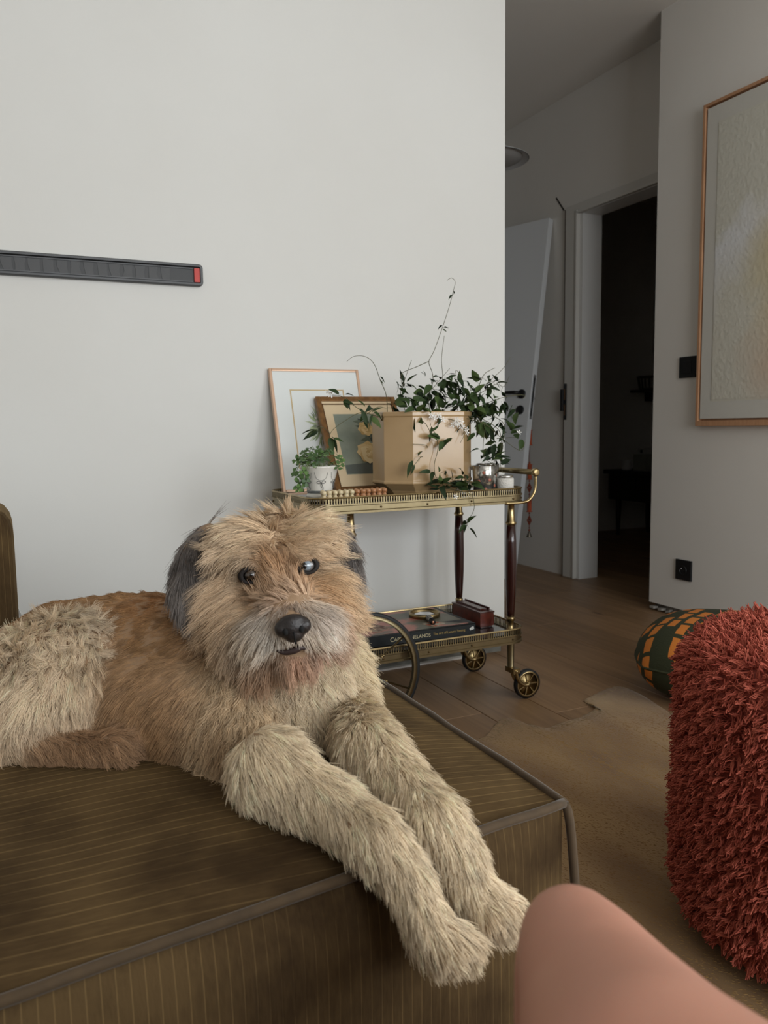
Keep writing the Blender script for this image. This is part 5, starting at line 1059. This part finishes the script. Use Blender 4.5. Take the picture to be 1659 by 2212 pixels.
ANC = [(hit(400, 1215), .030, (70, 66, 64), .7), (hit(425, 1290), .030, (158, 152, 148), .6), (hit(440, 1190), .018, (60, 54, 50), .8), (hit(415, 1340), .014, (60, 56, 56), .8), (hit(752, 1190), .02, (74, 72, 72), .6), (hit(752, 1260), .025, (140, 136, 134), .5),
       (EYE[0], .021, (62, 46, 36), .85), (EYE[1], .017, (108, 80, 58), .65), (hit(600, 1300), .03, (150, 108, 74), .5), (hit(575, 1215), .02, (172, 130, 90), .5), (hit(690, 1275), .022, (200, 158, 112), .4), (hit(625, 1225), .014, (120, 88, 62), .5),
       (hit(560, 1330), .022, (140, 126, 114), .7), (hit(690, 1320), .022, (124, 112, 104), .75), (hit(632, 1318), .016, (92, 78, 70), .7), (hit(520, 1395), .025, (128, 114, 100), .5), (hit(700, 1350), .022, (224, 212, 200), .8), (hit(590, 1385), .020, (206, 200, 190), .7), (hit(575, 1345), .018, (200, 196, 188), .5),
       (hit(690, 1400), .018, (140, 96, 78), .7), (hit(640, 1425), .02, (158, 116, 94), .6), (hit(585, 1420), .022, (128, 98, 76), .6), (hit(330, 1300), .05, (146, 98, 56), .6), (hit(300, 1420), .05, (128, 98, 66), .4), (hit(560, 1230+250), .03, (190, 170, 144), .4),
       (hit(560, 1150), .03, (212, 190, 158), .5), (hit(600, 1120), .018, (150, 122, 96), .4), (hit(450, 1420), .04, (150, 118, 84), .6), (hit(480, 1600), .04, (150, 118, 86), .6)]
def colourise(P, c):
    for a, r, col, s in ANC: w = (s*np.exp(-np.sum((P-a)**2, 1)/(2*(r*0.6)**2)))[:, None]; c = c*(1-w)+np.array(lin(col))*w
    return c
NG, NS, K = 26000, 380000, 7
G, GN = sample_mesh(dog_me, NG, WL[dog.name]); gF, gL, gLi, gC, gCu = field(G)
def dirs(N_, F_, Li):
    F_ = F_-N_*np.sum(F_*N_, 1, keepdims=True)*0.8; return F_
fl_ = unit(dirs(GN, gF, gLi)+rng.normal(0, 0.11, G.shape)+0.22*np.array([mnoise.noise_vector(Vector(g)*38) for g in G])); side = unit(np.cross(GN, fl_)); cur = unit(GN*gLi[:, None]*1.1+fl_*0.75)
tt = np.linspace(0, 1, K); off = np.zeros((NG, K, 3)); Lg = gL*rng.uniform(0.75, 1.2, NG); ph = rng.uniform(0, 6.28, NG); fq = rng.uniform(0.9, 1.7, NG)
for k in range(1, K):
    cur = unit(cur+fl_*0.14+np.array([0, 0, -0.07])); off[:, k] = off[:, k-1]+cur*(Lg/(K-1))[:, None]
wv = np.sin(2*math.pi*fq[:, None]*tt[None]+ph[:, None])-np.sin(ph)[:, None]
off += side[:, None, :]*(wv*(0.13*Lg*gCu*1.2)[:, None]*tt[None])[:, :, None]
gtone = 1.0+rng.normal(0, 0.09, NG)+0.22*np.array([mnoise.noise(Vector(g)*70) for g in G])
P, Nn = sample_mesh(dog_me, NS, WL[dog.name])
LIP = [hit(q_, 1404) for q_ in (612, 624, 637, 650)]
k_ = np.min([np.linalg.norm(P-l_, axis=1) for l_ in LIP], axis=0) > 0.0075
k_ &= (np.linalg.norm(P-EYE[0], axis=1) > 0.0115) & (np.linalg.norm(P-EYE[1], axis=1) > 0.0115) & (np.linalg.norm(P-(NT-TOW*0.004), axis=1) > 0.0205) & ~((Nn[:, 2] < -0.75) & (P[:, 1] > 0.74)) & (P[:, 2] > 0.30)
P, Nn = P[k_], Nn[k_]; n = len(P)
# hairs that the trunk hides from everywhere (deep behind, facing the wall) are thinned
k_ = (Nn@unit(np.array([-0.3, -1.0, 0.7])) > -0.55) | (rng.random(n) < 0.25); P, Nn = P[k_], Nn[k_]; n = len(P)
kd = KDTree(NG)
for i in range(NG): kd.insert(G[i], i)
kd.balance(); gi = np.empty(n, int)
for i in range(n):
    best = None
    for co, j, d_ in kd.find_n(P[i], 3):
        if GN[j]@Nn[i] > 0.2: best = j; break
    gi[i] = best if best is not None else kd.find(P[i])[1]
F_, L_, Li_, C_, Cu_ = field(P)
C_ = colourise(P, C_)
ratio = np.clip(L_/gL[gi], 0.5, 1.25)*rng.uniform(0.72, 1.12, n)
far_ = np.linalg.norm(P-G[gi], axis=1) > 0.012; ratio[far_] *= 0.6
nearE = np.minimum(np.linalg.norm(P-EYE[0], axis=1), np.linalg.norm(P-EYE[1], axis=1)); nearN = np.linalg.norm(P-NT, axis=1)
ratio *= np.clip((nearE-0.010)/0.018, 0.16, 1)*np.clip((np.min([np.linalg.norm(P-l_, axis=1) for l_ in LIP], axis=0)-0.004)/0.016, 0.25, 1)*np.clip((nearN-0.014)/0.02, 0.25, 1)
clump = np.clip(0.25+0.45*Cu_, 0.2, 0.65)
pts = P[:, None]+off[gi]*ratio[:, None, None]-(P-G[gi])[:, None]*(clump[:, None]*(tt[None]**1.4))[:, :, None]
jit = rng.normal(0, 1, (n, 3)); pts += jit[:, None]*(0.08*L_[:, None]*(tt[None]**1.3))[:, :, None]
onseat = (P[:, 1] > yf(P[:, 0])+0.012)
zf = np.array([seat_z(p[0], p[1]) for p in P])[:, None]+0.001
pts[..., 2] = np.where(onseat[:, None], np.maximum(pts[..., 2], zf), pts[..., 2])
sat_ = C_.max(1)-C_.min(1); grey_ = np.clip((0.06-sat_)/0.04, 0, 1)*np.clip((0.30-C_.mean(1))/0.1, 0, 1)
streak = 1+grey_*np.array([0.9*mnoise.noise((g[0]*130, g[1]*130, g[2]*25)) for g in G])[gi]
col = C_*(gtone[gi]*streak*rng.normal(1, 0.10, n))[:, None]; g_ = rng.random(n) < 0.04; col[g_] *= 0.6
FUR = strand_mat('dog_fur_fibre', 0.5, spec=0.3)
strands('fur', dog, pts, np.full(n, 0.00032), 0.00008, np.clip(col*np.array([1.15, 1.14, 1.13]), 0.005, 0.92), FUR)

# ------------------------------------------------------------------ person's bare leg in the foreground
b = MB()
KN = PD(1237, 2030, 0.505)
chain = [((0.30, -0.22, 0.50), 0.088), ((0.29, -0.02, 0.528), 0.082), (PD(1420, 2420, 0.37), 0.064), (PD(1330, 2230, 0.44), 0.053), (PD(1275, 2110, 0.48), 0.0432), (KN, 0.0335)]
chain2 = [(KN, 0.0335), (PD(1250, 2110, 0.515), 0.0420), (PD(1272, 2230, 0.53), 0.050), (PD(1292, 2370, 0.545), 0.0515), ((0.355, 0.415, 0.28), 0.050), ((0.365, 0.425, 0.18), 0.036), ((0.37, 0.43, 0.085), 0.030), ((0.37, 0.43, 0.045), 0.032)]
for ch_ in (chain, chain2):
    for (p0, r0), (p1, r1) in zip(ch_[:-1], ch_[1:]):
        p0, p1 = np.array(p0), np.array(p1); nn = max(2, int(np.linalg.norm(p1-p0)/(0.25*min(r0, r1))))
        for k in range(nn+1): t_ = k/nn; b.sph(p0*(1-t_)+p1*t_, r0*(1-t_)+r1*t_, 18, 12)
for (p0, r0, p1, r1) in (((0.372, 0.445, 0.034), 0.033, (0.405, 0.56, 0.026), 0.024), ((0.35, 0.44, 0.03), 0.028, (0.375, 0.565, 0.022), 0.020), ((0.405, 0.56, 0.022), 0.016, (0.412, 0.60, 0.016), 0.012), ((0.39, 0.565, 0.02), 0.013, (0.396, 0.598, 0.014), 0.010), ((0.375, 0.565, 0.02), 0.012, (0.380, 0.592, 0.013), 0.009), ((0.362, 0.56, 0.018), 0.011, (0.365, 0.583, 0.012), 0.008)):
    for k in range(13): t_ = k/12; b.sph(np.array(p0)*(1-t_)+np.array(p1)*t_, r0*(1-t_)+r1*t_, 14, 10)
pm = remeshed(b, 0.006, 10); zmin = min(v.co.z for v in pm.vertices)
per = thing('person', (0.37, 0.43, 0), 'person seated in front of sofa with one bare bent knee showing', 'person')
mesh_obj('bare_leg', pm, [mat('skin', (184, 134, 114), 0.55, noise=(9, (192, 138, 116), 0.3), sss=0.25, bump=(260, 0.12, 0.001))], per, (0.37, 0.43, 0)).location.z += 0.0 if zmin > 0 else -zmin
hem = MB(); hem.tube([(0.302, -0.26, 0.497), (0.297, -0.16, 0.509), (0.293, -0.10, 0.517)], [0.104, 0.100, 0.100], 28); hem.build('shorts_hem', mat('dark_cotton', (60, 58, 62), 0.9), per)
